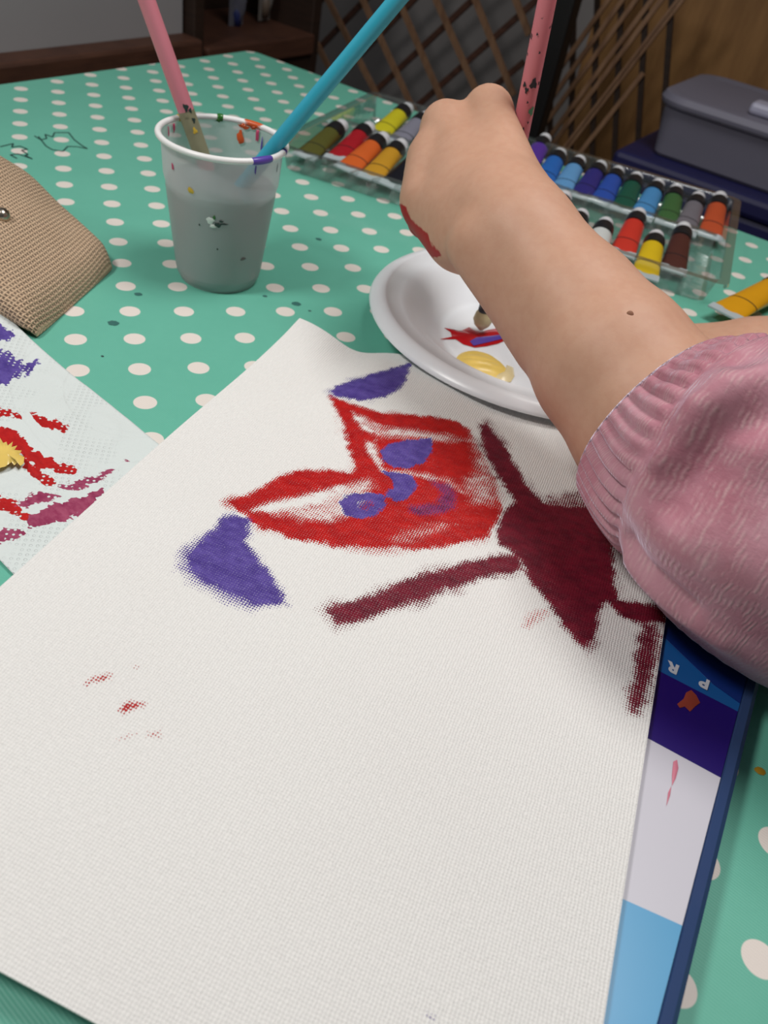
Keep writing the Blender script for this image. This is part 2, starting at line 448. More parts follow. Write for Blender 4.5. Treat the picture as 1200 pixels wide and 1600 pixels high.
FLOORZ = -.74
fl = struct(slabB('floor', -.8, 1.9, -2.2, 1.0, FLOORZ - .03, FLOORZ, M_FLOOR))
wl = struct(slabL('wall_left', -.075, 2.2, .17, .23, FLOORZ, 1.5, M_GREYWALL))
tr1 = struct(slabL('trim_1', -.075, 2.2, .135, .17, -.15, -.030, M_BROWN)); bevel(tr1, .004)
wb = struct(slabB('wall_back', -.55, .12, .70, .76, FLOORZ, 1.5, M_GREYSHEET))
wp = struct(slabB('wall_right', .12, 1.7, .70, .76, FLOORZ, 1.5, M_PINE))

# cabinet in the far corner
cab = empty('corner_cabinet', tuple(Lw(-.2, .2, FLOORZ)))
tag(cab, 'dark brown wooden cabinet standing in the corner beyond the table', 'cabinet')
def toloc(o, par):
    o.parent = par; o.matrix_parent_inverse = Matrix.Translation(-Vector(par.location)) if par.rotation_euler.z == 0 else par.matrix_world.inverted(); return o
def kid(o, par):
    bpy.context.view_layer.update(); o.parent = par; o.matrix_parent_inverse = par.matrix_world.inverted(); return o
kid(slabL('back_panel', -.345, -.08, .30, .32, FLOORZ, .45, M_DARKWOOD), cab)
kid(bevel(slabL('side_panel', -.345, -.325, .155, .30, FLOORZ, .45, M_DARKWOOD), .002), cab)
kid(bevel(slabL('side_panel', -.098, -.08, .155, .30, FLOORZ, .45, M_DARKWOOD), .002), cab)
kid(bevel(slabL('lower_door', -.325, -.098, .155, .175, FLOORZ + .02, -.075, M_DARKWOOD), .003), cab)
kid(bevel(slabL('shelf_edge', -.325, -.098, .148, .30, -.072, -.045, M_BROWN), .003), cab)
# packets hanging in the cabinet
M_PACK = [mat_thin('packet_film_a', lin(150, 152, 165), .6, .15), mat_thin('packet_film_b', lin(170, 165, 160), .6, .12), mat_thin('packet_film_c', lin(110, 108, 120), .6, .15)]
M_PACKIN = [plain('packet_blue', lin(40, 52, 110), .5), plain('packet_tan', lin(110, 96, 84), .5), plain('packet_grey', lin(70, 70, 82), .5)]
def hitL(u, v, off):
    d = ray(u, v); t = (off - (CAM[:2] - C0) @ N2) / (d[:2] @ N2); P = CAM + d * t
    return (P[:2] - C0) @ E2, P[2]
for k, (u, v, w, lab) in enumerate([(368, 48, .030, 'small clear packet with blue contents hanging leftmost in dark cabinet'), (412, 32, .026, 'shiny crinkled clear packet hanging in the middle of dark cabinet'), (455, 28, .028, 'dim grey packet hanging rightmost in the dark cabinet')]):
    a, z = hitL(u, v, .22)
    p = empty('hanging_packet', tuple(Lw(a, .22, z))); tag(p, lab, 'packet', 'packets hanging in the cabinet')
    nx, nz = 8, 12; vv = []; ff = []
    for sgn in (1, -1):
        k0 = len(vv)
        for j in range(nz):
            for i in range(nx):
                s_, t_ = i / (nx - 1) - .5, j / (nz - 1)
                th = .011 * math.cos(math.pi * s_) * math.sin(math.pi * min(t_ * 1.05, 1)) * (1 + .5 * math.sin(9 * s_ + 7 * t_ + k))
                vv.append(Lw(a + s_ * w, .22 - sgn * th, z + t_ * .085))
        for j in range(nz - 1):
            for i in range(nx - 1):
                q = [k0 + j * nx + i, k0 + j * nx + i + 1, k0 + (j + 1) * nx + i + 1, k0 + (j + 1) * nx + i]
                ff.append(q if sgn > 0 else q[::-1])
    kid(obj('film', vv, ff, M_PACK[k], None, True), p)
    kid(MB().tube([Lw(a, .22, z + .006), Lw(a + .002, .218, z + .022), Lw(a - .002, .222, z + .04)], [.007, .008, .004], 10).build('contents', M_PACKIN[k], None, True), p)
    kid(MB().tube([Lw(a, .22, z + .08), Lw(a, .22, z + .16), Lw(a, .30, z + .17)], .0012, 6).build('hook', M_METAL), p)

# table under the cloth
def tloc(a, b, z): p = C0 + E1 * a - N1 * b; return (p[0], p[1], z)
tb = empty('table', tloc(TW / 2, TL / 2, FLOORZ)); tag(tb, 'wooden table hidden under the dotted cloth', 'table')
q = [tloc(.004, .004, 0), tloc(.004, TL - .004, 0), tloc(TW - .004, TL - .004, 0), tloc(TW - .004, .004, 0)]
kid(quadbox('tabletop', q, -.030, -.0025, M_BROWN), tb)
for a in (.06, TW - .06):
    for b in (.06, TL - .06):
        kid(bevel(quadbox('leg', [tloc(a - .025, b - .025, 0), tloc(a - .025, b + .025, 0), tloc(a + .025, b + .025, 0), tloc(a + .025, b - .025, 0)], FLOORZ, -.030, M_BROWN), .003), tb)

# tablecloth: rounded-corner sheet with a drop
def rrect(inset, z, rad, wav=0.0):
    pts = []; cs = [(0, 0), (0, TL), (TW, TL), (TW, 0)]
    for ci, (ca, cb) in enumerate(cs):
        sa = 1 if ca == 0 else -1; sb = 1 if cb == 0 else -1
        cx, cy = ca + sa * (inset + rad), cb + sb * (inset + rad)
        st = [math.pi * 1.5, math.pi, math.pi * .5, 0][ci]
        for k in range(9):
            th = st - (math.pi / 2) * k / 8
            pts.append((cx + rad * math.cos(th), cy + rad * math.sin(th)))
    # subdivide straight runs
    out = []; n = len(pts)
    for i in range(n):
        p, q_ = pts[i], pts[(i + 1) % n]; m = max(1, int(math.dist(p, q_) / .03))
        for k in range(m): out.append((p[0] + (q_[0] - p[0]) * k / m, p[1] + (q_[1] - p[1]) * k / m))
    return out
ring = rrect(0.0, 0, .012); N_ = len(ring)
cv = []; cf = []
levels = [(.003, 0.0), (.0005, -.0012), (-.001, -.004), (-.003, -.03), (-.005, -.07), (-.006, -.11)]
for ins, z in levels:
    for i, (a, b) in enumerate(ring):
        da, db = (a - TW / 2), (b - TL / 2); f_ = 1 - ins * 2 / TW; g_ = 1 - ins * 2 / TL
        wv = (0 if z > -.02 else .006 * math.sin(i * .55) * (-z / .11))
        r_ = 1 + wv
        cv.append(tloc(TW / 2 + da * f_ * r_, TL / 2 + db * g_ * r_, z))
for l in range(len(levels) - 1):
    for i in range(N_):
        j = (i + 1) % N_; cf.append((l * N_ + i, l * N_ + j, (l + 1) * N_ + j, (l + 1) * N_ + i))
cf.append(tuple(range(N_ - 1, -1, -1)))
cloth = obj('tablecloth', cv, cf, M_CLOTH); tag(cloth, 'mint green oilcloth with white polka dots covering the table', 'tablecloth')
bm = bmesh.new(); bm.from_mesh(cloth.data); bmesh.ops.recalc_face_normals(bm, faces=bm.faces); bm.to_mesh(cloth.data); bm.free()

# biro doodles and drips on the cloth
M_INK = plain('ink', lin(24, 56, 54), .6)
def ink_line(px, w=.0009, name='ink_drawing'):
    mb = MB(); P = [G(u, v, .0004) for u, v in px]
    for a, b in zip(P[:-1], P[1:]):
        d = b - a; L_ = np.linalg.norm(d); d /= L_; nn = np.array([-d[1], d[0], 0]) * w / 2
        mb.add([a - nn, b - nn, b + nn, a + nn], [(0, 1, 2, 3)])
    return kid(mb.build(name, M_INK), cloth)
z1 = lambda L: [(x / 2.5, y / 2.5) for x, y in L]
ink_line(z1([(134, 530), (160, 545), (182, 540), (176, 524), (205, 534), (213, 517), (268, 517), (290, 545), (318, 566), (341, 580), (300, 572), (264, 571), (246, 590), (205, 584), (180, 570), (150, 532)]))
ink_line(z1([(0, 572), (52, 560), (46, 574), (78, 570), (108, 582), (84, 586), (110, 603), (98, 606), (126, 620), (70, 600), (40, 604), (66, 618)]))
M_DROP = plain('drip', lin(62, 112, 106), .3)
def flat_blob(name, c, rx, ry, z, mat, parent, dome=.0005, seed=0, rot=0.0, n=18):
    r_ = random.Random(seed); v = [(c[0], c[1], z + dome)]; f = []
    for ring_, (s_, hz) in enumerate([(.6, .8), (1.0, 0)]):
        for k in range(n):
            th = 2 * math.pi * k / n; w = 1 + .22 * (r_.random() - .5)
            x, y = rx * s_ * w * math.cos(th), ry * s_ * w * math.sin(th)
            v.append((c[0] + x * math.cos(rot) - y * math.sin(rot), c[1] + x * math.sin(rot) + y * math.cos(rot), z + dome * hz))
    for k in range(n):
        j = (k + 1) % n; f.append((0, 1 + k, 1 + j)); f.append((1 + k, 1 + n + k, 1 + n + j, 1 + j))
    return kid(obj(name, v, f, mat, None, True), parent)
for i, (u, v, r_, m) in enumerate([(463, 475, .0022, M_DROP), (414, 463, .0012, M_DROP), (498, 374, .0018, M_DROP), (484, 486, .0008, M_DROP), (476, 504, .0008, M_INK), (177, 505, .0024, M_DROP), (160, 557, .0006, M_INK), (216, 460, .0018, M_DROP), (271, 363, .0007, M_INK), (1187, 1205, .0016, plain('ochre_drip', lin(170, 130, 30), .4))]):
    p = G(u, v); flat_blob('paint_drip', p, r_ * 1.2, r_, .0002, m, cloth, .0003, i)

# ================================================================== CANVAS + CASE
O2 = np.array([-.066, .383]); LV = np.array([-.227, -.974]); WV = np.array([.974, -.227])
CW, CL, CZ = .2105, .3135, .0128
def uvof(u, v, z=.0122):
    q = G(u, v, z)[:2] - O2; return np.array([q @ WV, q @ LV])
def cxy(u, v, z): p = O2 + WV * u + LV * v; return np.array([p[0], p[1], z])
def canvas_z(u, v):
    z = np.zeros_like(u)
    z -= .0070 * np.exp(-((u - .034) / .016) ** 2) * np.exp(-(v / .045) ** 2)
    z += .0030 * np.exp(-((u - .088) / .022) ** 2) * np.exp(-(v / .05) ** 2)
    z += .0010 * np.exp(-(u / .012) ** 2 - (v / .012) ** 2)
    z -= .0022 * np.exp(-(u / .03) ** 2) * np.exp(-((v - .05) / .05) ** 2)
    return z
polys = []   # (channel, px polygon, coverage, edge softness m)
def P_(ch, pts, cov=1.0, soft=.0012, kind='add'): polys.append((ch, pts, cov, soft, kind))
R_, U_, K_ = 0, 1, 2
P_(R_, [(511, 608), (530, 622), (560, 635), (600, 648), (640, 651), (680, 655), (712, 662), (734, 672), (748, 700), (760, 725), (772, 748), (782, 780), (788, 803), (774, 825), (766, 842), (700, 857), (640, 864), (600, 860), (540, 859), (500, 853), (440, 841), (400, 826), (372, 803), (348, 785), (380, 773), (404, 764), (440, 743), (460, 735), (520, 735), (545, 739), (551, 730), (541, 700), (531, 660), (519, 635)], .97, .0013)
P_(R_, [(392, 800), (440, 782), (500, 768), (575, 750), (586, 764), (566, 782), (548, 806), (520, 818), (470, 815)], .42, .002, 'set')
P_(R_, [(398, 798), (440, 787), (500, 772), (540, 762), (500, 784), (450, 795)], .12, .0012, 'set')
P_(R_, [(552, 646), (600, 668), (660, 676), (705, 684), (728, 690), (700, 695), (640, 690), (590, 686), (560, 668)], .5, .002, 'set')
P_(R_, [(553, 648), (562, 664), (590, 680), (570, 672)], .1, .001, 'set')
P_(R_, [(570, 690), (585, 692), (592, 716), (600, 740), (588, 728), (574, 706)], .35, .0012, 'set')
P_(R_, [(606, 842), (640, 828), (690, 819), (712, 822), (684, 832), (652, 847), (618, 852)], .60, .0022, 'set')
P_(R_, [(735, 690), (760, 725), (776, 770), (770, 790), (735, 790), (722, 750), (745, 740)], .52, .003, 'set')
P_(R_, [(596, 735), (640, 738), (700, 752), (720, 770), (690, 752), (640, 745)], .35, .002, 'set')
P_(U_, [(512, 607), (525, 597), (545, 590), (600, 578), (641, 570), (641, 582), (634, 602), (621, 616), (597, 625), (570, 629), (545, 626), (525, 618)], .98, .0008)
P_(U_, [(594, 710), (605, 696), (640, 690), (672, 688), (676, 705), (665, 722), (640, 735), (615, 734), (600, 724)], 1.0, .0006)
P_(U_, [(528, 790), (540, 776), (570, 771), (598, 775), (603, 790), (590, 805), (565, 814), (540, 806)], 1.0, .0006)
P_(U_, [(555, 785), (580, 783), (588, 793), (570, 800), (556, 796)], .6, .0008, 'set')
P_(U_, [(597, 738), (620, 742), (645, 745), (651, 760), (642, 775), (625, 787), (605, 780), (598, 786), (595, 780), (612, 765), (612, 752)], 1.0, .0006)
P_(U_, [(672, 752), (700, 757), (716, 775), (713, 795), (692, 805), (660, 808), (638, 804), (640, 791), (665, 790), (680, 787), (685, 775), (680, 765)], .66, .0014)
P_(K_, [(672, 752), (700, 757), (716, 775), (713, 795), (692, 805), (660, 808), (638, 804), (640, 791), (665, 790), (680, 787), (685, 775), (680, 765)], .5, .0014)
P_(U_, [(345, 808), (365, 802), (390, 812), (394, 830), (388, 850), (404, 872), (424, 897), (444, 922), (450, 947), (420, 950), (395, 952), (370, 942), (330, 922), (300, 907), (286, 885), (289, 865), (308, 845), (330, 828)], .92, .0014)
P_(K_, [(744, 666), (760, 661), (786, 690), (801, 715), (817, 745), (832, 770), (850, 784), (885, 790), (945, 790), (960, 830), (962, 900), (967, 936), (1000, 943), (1045, 945), (1045, 978), (1000, 977), (965, 968), (950, 948), (937, 962), (927, 1005), (911, 1020), (890, 997), (850, 942), (820, 902), (810, 882), (795, 863), (775, 852), (771, 830), (784, 800), (799, 782), (788, 765), (768, 735), (750, 700)], .97, .0013)
P_(K_, [(800, 795), (850, 775), (885, 767), (950, 762), (970, 800), (900, 815), (850, 800)], .62, .002, 'max')
P_(K_, [(504, 955), (520, 945), (560, 935), (620, 912), (660, 895), (720, 880), (780, 865), (815, 866), (822, 895), (780, 904), (700, 926), (650, 946), (600, 962), (560, 977), (525, 980)], .93, .0014)
P_(K_, [(998, 970), (1032, 972), (1030, 1020), (1019, 1082), (1005, 1120), (978, 1117), (974, 1095), (984, 1050), (989, 1010)], .8, .0018)
P_(R_, [(186, 1112), (195, 1102), (212, 1099), (228, 1101), (210, 1110), (192, 1118)], .85, .001)
P_(R_, [(136, 1070), (145, 1059), (175, 1053), (174, 1060), (150, 1068)], .6, .001)
P_(R_, [(163, 1163), (180, 1154), (214, 1144), (212, 1154), (180, 1163)], .42, .001)
P_(R_, [(216, 1160), (235, 1146), (255, 1138), (246, 1152)], .48, .001)
P_(R_, [(206, 1046), (212, 1038), (219, 1040), (214, 1046)], .4, .001)
P_(R_, [(812, 980), (826, 958), (860, 950), (858, 962), (838, 972), (826, 985)], .5, .002)
P_(U_, [(660, 1594), (668, 1586), (680, 1588), (676, 1597)], .6, .001)
nu, nv = 300, 447
uu, vv_ = np.meshgrid(np.linspace(0, CW, nu), np.linspace(0, CL, nv)); uu = uu.ravel(); vv_ = vv_.ravel()
UV = np.c_[uu, vv_]
cover = np.zeros((len(uu), 3))
wob = (vnoise(uu * 900, vv_ * 900) - .5) * .0012 + (vnoise(uu * 300 + 9, vv_ * 300) - .5) * .0016
streak = vnoise(uu * 260 + vv_ * 500, vv_ * 190 - uu * 160) * .6 + vnoise(uu * 700, vv_ * 700) * .4
for ch, pts, cov, soft, kind in polys:
    q = np.array([uvof(*p) for p in pts]); soft = soft * 2.0; lo = q.min(0) - .006; hi = q.max(0) + .006
    m = (uu > lo[0]) & (uu < hi[0]) & (vv_ > lo[1]) & (vv_ < hi[1])
    if not m.any(): continue
    d = sdpoly(UV[m], q) + wob[m]; t = np.clip((d + soft) / (2 * soft), 0, 1); t = t * t * (3 - 2 * t)
    cv_ = (cov * (1.0 - .22 * np.clip(1 - d / .0035, 0, 1)) - .8 * (streak[m] - .42) * (.12 + .88 * np.clip(1 - d / .0035, 0, 1))) if (cov < .99 and cov > .75) else np.full(m.sum(), cov) - .4 * (streak[m] - .45) if cov < .99 else np.full(m.sum(), 1.05)
    if cov > .75 and soft > .0015:
        hz = np.clip((d + .0055) / .0055, 0, 1) * np.clip((vnoise(uu[m] * 95 + ch * 7, vv_[m] * 95) - .25) * 1.7, 0, 1) * .52
        cover[m, ch] = np.maximum(cover[m, ch], hz)
    if kind == 'set': cover[m, ch] = cover[m, ch] * (1 - t) + cv_ * t
    else: cover[m, ch] = np.maximum(cover[m, ch], cv_ * t)
zz = CZ + canvas_z(uu, vv_) + .00022 * cover.max(1) * streak
verts = np.array([cxy(a, b, c) for a, b, c in zip(uu, vv_, zz)])
ii = np.arange(nu * nv).reshape(nv, nu)
faces = np.c_[ii[:-1, :-1].ravel(), ii[1:, :-1].ravel(), ii[1:, 1:].ravel(), ii[:-1, 1:].ravel()]
bl = np.concatenate([ii[0, :], ii[1:, -1], ii[-1, -2::-1], ii[-2:0:-1, 0]])
nb = len(bl); base = len(verts)
lowv = verts[bl] - np.array([0, 0, .0009])
fl_ = faces.tolist() + [[bl[i], bl[(i + 1) % nb], base + (i + 1) % nb, base + i] for i in range(nb)] 
# underside: coarse grid fan between opposite boundary rows
bu, bv = [q_.ravel() for q_ in np.meshgrid(np.linspace(0, CW, 61), np.linspace(0, CL, 91))]
botv = np.array([cxy(a, b, c) for a, b, c in zip(bu, bv, CZ + canvas_z(bu, bv) - .0009)])
bi = np.arange(61 * 91).reshape(91, 61) + base + nb
bf = np.c_[bi[:-1, :-1].ravel(), bi[:-1, 1:].ravel(), bi[1:, 1:].ravel(), bi[1:, :-1].ravel()]
allv = np.concatenate([verts, lowv, botv])
me = bpy.data.meshes.new('canvas_sheet'); me.from_pydata(allv.tolist(), [], fl_ + bf.tolist()); me.update()
attr(me, 'paint', np.concatenate([cover, np.zeros((nb + len(bu), 3))]))
uvl = me.uv_layers.new(name='UVMap'); li = np.zeros(len(me.loops), int); me.loops.foreach_get('vertex_index', li)
uvall = np.concatenate([UV, UV[bl], np.c_[bu, bv]]); uvl.data.foreach_set('uv', uvall[li].ravel().astype(np.float32))
canvas = objm('canvas_sheet', me, M_CANVAS, None, True, 40)
tag(canvas, 'white textured canvas sheet with a half-painted red, purple and maroon figure', 'canvas')

# case under the canvas
case = empty('plastic_case', tuple(cxy(.17, .15, 0))); tag(case, 'flat clear-edged plastic case with blue and white cover under the canvas', 'case')
KX = np.array([.99, .143]); KY = np.array([-.143, .99]); K0 = np.array([.0617, -.006])
def kp(x, y, z): q = K0 + KX * x + KY * y; return cxy(q[0], q[1], z)
KW, KL, KH = .199, .300, .0108
M_CASE = mat_thin('clear_blue_plastic', lin(72, 98, 150), .86, .12)
def rrc(x0, y0, x1, y1, r, n=6):
    out = []
    for cx, cy, st in ((x1 - r, y1 - r, 0), (x0 + r, y1 - r, 90), (x0 + r, y0 + r, 180), (x1 - r, y0 + r, 270)):
        for k in range(n + 1):
            th = math.radians(st + 90 * k / n); out.append((cx + r * math.cos(th), cy + r * math.sin(th)))
    return out
def loft(name, rings, mat, capb=True, capt=True, smooth=True, auto=35):
    n = len(rings[0]); v = [p for r in rings for p in r]; f = []
    for i in range(len(rings) - 1):
        for k in range(n):
            j = (k + 1) % n; f.append((i * n + k, i * n + j, (i + 1) * n + j, (i + 1) * n + k))
    if capb: f.append(tuple(range(n - 1, -1, -1)))
    if capt: f.append(tuple((len(rings) - 1) * n + k for k in range(n)))
    return obj(name, v, f, mat, None, smooth, auto)
def kring(d, z): return [kp(x, y, z) for x, y in rrc(-d, -d, KW + d, KL + d, .006 + max(d, 0))]
kid(loft('base_tray', [kring(.0062, .0004), kring(.0062, .002), kring(.0045, .003), kring(.0040, .0095), kring(.0025, KH), kring(-.0002, KH), kring(-.0006, .0100)], M_CASE, True, False), case)
M_INDIGO = plain('indigo_print', lin(34, 14, 108), .3, 20, .15); M_BLUE = plain('blue_print', lin(26, 92, 160), .3, 20, .1)
M_DBLUE = plain('deep_blue_print', lin(20, 48, 120), .3, 20, .1); M_LBLUE = plain('light_blue_print', lin(80, 160, 206), .3, 20, .05); M_PAPER = plain('white_cover', lin(204, 202, 212), .35, 20, .03)  # white cover greyed: shade from the arm is put into its colour
CT = .0104
def band(name, poly, mat, z=CT):
    n = len(poly); v = [kp(x, y, z) for x, y in poly] + [kp(x, y, z - .0008) for x, y in poly]
    f = [tuple(range(n))] + [(i, i + n, (i + 1) % n + n, (i + 1) % n) for i in range(n)]
    o = obj(name, v, f, mat); bm = bmesh.new(); bm.from_mesh(o.data); bmesh.ops.recalc_face_normals(bm, faces=bm.faces); bm.to_mesh(o.data); bm.free()
    return kid(o, case)
KE = KW - .0008
band('blue_panel', [(.0008, .0008), (KE, .0008), (KE, .126), (.0008, .126)], M_BLUE)
band('deep_blue_wedge', [(KE, .05), (KE, .122), (KE - .010, .1195), (.150, .100), (.120, .05)], M_DBLUE, CT + .00015)
band('indigo_band', [(.0008, .126), (KE, .126), (KE, .1567), (.0008, .1567)], M_INDIGO)
wb_ = [(KE - (KE - .0008) * t, .2105 + .016 * t ** .7) for t in np.linspace(0, 1, 9)]
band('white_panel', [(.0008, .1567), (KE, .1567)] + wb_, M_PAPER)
band('light_blue_panel', wb_[::-1] + [(KE, KL - .0008), (.0008, KL - .0008)], M_LBLUE)
def letter(ch, px, size, mat, par, rot, z):
    cu = bpy.data.curves.new('t', 'FONT'); cu.body = ch; cu.size = size; cu.extrude = .00004; cu.align_x = 'CENTER'; cu.align_y = 'CENTER'; cu.offset = .0003
    ob = bpy.data.objects.new('t', cu); COL.objects.link(ob); bpy.context.view_layer.update()
    me = bpy.data.meshes.new_from_object(ob.evaluated_get(bpy.context.evaluated_depsgraph_get())); bpy.data.objects.remove(ob)
    o = objm('letter', me, mat); p = G(px[0], px[1], z); o.location = p; o.rotation_euler = (0, 0, rot); bpy.context.view_layer.update()
    return kid(o, par)
bdir = math.atan2(*(kp(1, 0, 0) - kp(0, 0, 0))[[1, 0]])
M_LET = plain('white_print', lin(210, 214, 222), .4)
letter('R', (1052, 1043), .0065, M_LET, case, bdir + math.pi, CT + .0002)
letter('P', (1101, 1067), .0065, M_LET, case, bdir + math.pi, CT + .0004)
M_RUST = plain('rust_paint', lin(150, 62, 44), .5); M_PINKP = plain('pink_paint', lin(206, 120, 140), .5)
def px_blob(name, pts, z, mat, par, dome=.0004):
    P = [G(u, v, z) for u, v in pts]; c = np.mean(P, 0); n = len(P)
    v = [c + [0, 0, dome]] + [c + (p - c) * .65 + [0, 0, dome * .85] for p in P] + P
    f = []
    for k in range(n):
        j = (k + 1) % n; f += [(0, 1 + k, 1 + j), (1 + k, 1 + n + k, 1 + n + j, 1 + j)]
    o = obj(name, v, f, mat, None, True); bm = bmesh.new(); bm.from_mesh(o.data); bmesh.ops.recalc_face_normals(bm, faces=bm.faces)
    bm.normal_update()
    if sum(f_.normal.z for f_ in bm.faces) < 0: bmesh.ops.reverse_faces(bm, faces=bm.faces)
    bm.to_mesh(o.data); bm.free(); return kid(o, par)
px_blob('paint_mark', [(1058, 1100), (1068, 1092), (1072, 1082), (1080, 1078), (1088, 1086), (1094, 1098), (1086, 1104), (1078, 1112), (1070, 1104), (1062, 1106)], CT + .0002, M_RUST, case, .0003)
px_blob('paint_mark', [(1052, 1190), (1058, 1187), (1060, 1200), (1056, 1216), (1050, 1228), (1050, 1210)], CT + .0002, M_PINKP, case, .0002)
px_blob('paint_mark', [(1044, 1238), (1049, 1228), (1047, 1243), (1041, 1260)], CT + .0002, M_PINKP, case, .0002)

# ================================================================== PLATE
PC = np.array([.0615, .4285])
plate = empty('disposable_plate', (PC[0], PC[1], 0)); tag(plate, 'white plastic plate holding red and yellow paint behind the canvas', 'plate')
prof = [(.0, .0030), (.049, .0030), (.052, .0030), (.0535, .0026), (.056, .0036), (.066, .0110), (.0745, .0178), (.0785, .0196), (.0810, .0202), (.0882, .0207), (.0892, .0220), (.0905, .0224), (.0925, .0224), (.0945, .0215), (.0975, .0196), (.0985, .0180), (.0983, .0174),
        (.0968, .0184), (.094, .0203), (.092, .0211), (.0900, .0205), (.080, .0190), (.0735, .0164), (.065, .0097), (.056, .0016), (.054, .0004), (.049, .0004), (.0, .0008)]
prof = [(a_ * .982, b_) for a_, b_ in prof]
body = MB().lathe(prof, 128).build('body', M_WHITEPL, plate, True, 50)
def pchild(name, px, z, dome, mat): return px_blob(name, px, z, mat, plate, dome)
cz = .0033
M_REDP = plain('red_paint', lin(186, 22, 30), .25, 90, .2); M_PURP = plain('purple_paint', lin(92, 70, 165), .3, 90, .25)
M_YEL = plain('yellow_paint', lin(230, 198, 104), .28, 120, .18); M_CREAM = plain('cream_paint', lin(226, 208, 160), .25, 90, .1)
pchild('red_paint', [(694, 512), (708, 517), (722, 516), (733, 511), (742, 516), (758, 517), (775, 513), (790, 519), (792, 531), (778, 537), (760, 541), (742, 543), (724, 538), (712, 530), (686, 530), (706, 526), (704, 519)], cz, .0008, M_REDP)
pchild('purple_paint', [(734, 533), (744, 527), (765, 525), (788, 522), (790, 528), (765, 534), (748, 538), (740, 540)], cz + .0007, .0006, M_PURP)
# yellow dab with brush ridges
yc = G(752, 571, cz); yx = G(793, 583, cz) - yc; yy_ = G(748, 590, cz) - G(752, 571, cz)
v = []; f = []; nr, na = 10, 40
for i in range(nr + 1):
    r_ = i / nr
    for k in range(na):
        th = 2 * math.pi * k / na; x, y = r_ * math.cos(th), r_ * math.sin(th)
        w = 1 + .05 * math.sin(3 * th + 1)
        z = .0032 * (1 - r_ ** 2.2) + .0006 * (1 - r_) * math.sin(16 * y + 4 * x) + .0009 * math.exp(-((r_ - .82) / .1) ** 2) * (y < 0)
        v.append(yc + yx * x * w + yy_ * y * w + np.array([0, 0, z]))
for i in range(nr):
    for k in range(na):
        j = (k + 1) % na; f.append((i * na + k, i * na + j, (i + 1) * na + j, (i + 1) * na + k))
yo = obj('yellow_paint', v, f, M_YEL, None, True)
bm = bmesh.new(); bm.from_mesh(yo.data); bmesh.ops.remove_doubles(bm, verts=bm.verts, dist=1e-6); bmesh.ops.recalc_face_normals(bm, faces=bm.faces)
if sum(q_.normal.z for q_ in bm.faces) < 0: bmesh.ops.reverse_faces(bm, faces=bm.faces)
bm.to_mesh(yo.data); bm.free(); kid(yo, plate)
pchild('cream_paint', [(772, 590), (786, 584), (792, 570), (802, 574), (804, 588), (798, 597), (782, 597)], cz + .0001, .0022, M_CREAM)

# ================================================================== BRUSHES
def brush(name, tip, top, mat, label, r_h=.0042, total=None, stain=None, tiplen=.011):
    tip = np.asarray(tip, float); top = np.asarray(top, float); ax = top - tip; Ln = np.linalg.norm(ax); ax /= Ln
    if total: Ln = total
    e = empty(name, tuple(tip)); e.rotation_mode = 'QUATERNION'; e.rotation_quaternion = Vector((0, 0, 1)).rotation_difference(Vector(ax))
    tag(e, label, 'paint brush', 'pink and blue paint brushes')
    MB().lathe([(.0002, 0), (.0018, .0012), (.0046, .0045), (.0056, .0075), (.0048, tiplen), (.0033, tiplen + .003)], 20).build('bristles', M_BR, e, True)
    MB().lathe([(.0031, tiplen + .0005), (.0036, tiplen + .0006), (.0037, tiplen + .004), (.0034, tiplen + .0045), (.0036, tiplen + .005), (.0035, tiplen + .019), (.0033, tiplen + .020), (.0001, tiplen + .020)], 24).build('ferrule', M_FERR, e, True, 40)
    h0 = tiplen + .0195
    MB().lathe([(.0001, h0), (.0034, h0), (.0038, h0 + .006), (r_h, h0 + .022), (r_h * 1.03, h0 + .05), (r_h * .98, Ln * .75), (r_h * .92, Ln - .006), (r_h * .7, Ln - .0015), (.0001, Ln)], 28).build('handle', mat, e, True, 60)
    return e
M_BR = plain('bristle_cream', lin(205, 192, 150), .6, 300, .3)
M_PINKH = mat_pinkwood('pink_handle', lin(222, 128, 138), (.14, .19)); M_PINKH2 = mat_pinkwood('pale_pink_handle', lin(226, 138, 152), None); M_BLUEH = mat_pinkwood('blue_handle', lin(58, 178, 206), None)
tip = G(751, 516, .0048)
heldbrush = brush('paint_brush', tip, Dp(855, 0, .345), M_PINKH, 'paint-flecked pink brush held in the hand over the plate', .0042, .205)
# paint flecks on the held brush
ax_ = Dp(855, 0, .345) - tip; ax_ /= np.linalg.norm(ax_)
M_FLECK = plain('black_fleck', lin(38, 40, 46), .45); M_GFLECK = plain('green_fleck', lin(84, 140, 104), .45)
def fleck(parent, t_along, px_side, size, mat, r=.0044, name='paint_fleck', asp=1.4):
    # small raised dab wrapped on the handle surface, in the brush's own frame
    n = 9; v = []; f = []
    for k in range(n):
        th = 2 * math.pi * k / n; w = size * (1 + .35 * math.sin(3 * th + t_along * 900))
        a = px_side + w * math.cos(th) / r; z = t_along + w * math.sin(th) * asp
        v.append(((r + .0001) * math.cos(a), (r + .0001) * math.sin(a), z))
    v.append(((r + .00035) * math.cos(px_side), (r + .00035) * math.sin(px_side), t_along))
    for k in range(n): f.append((k, (k + 1) % n, n))
    return obj(name, v, f, mat, parent, True)
qi = heldbrush.rotation_quaternion.inverted()
side = qi @ Vector(CAM - (tip + ax_ * .12)); phi = math.atan2(side.y, side.x)
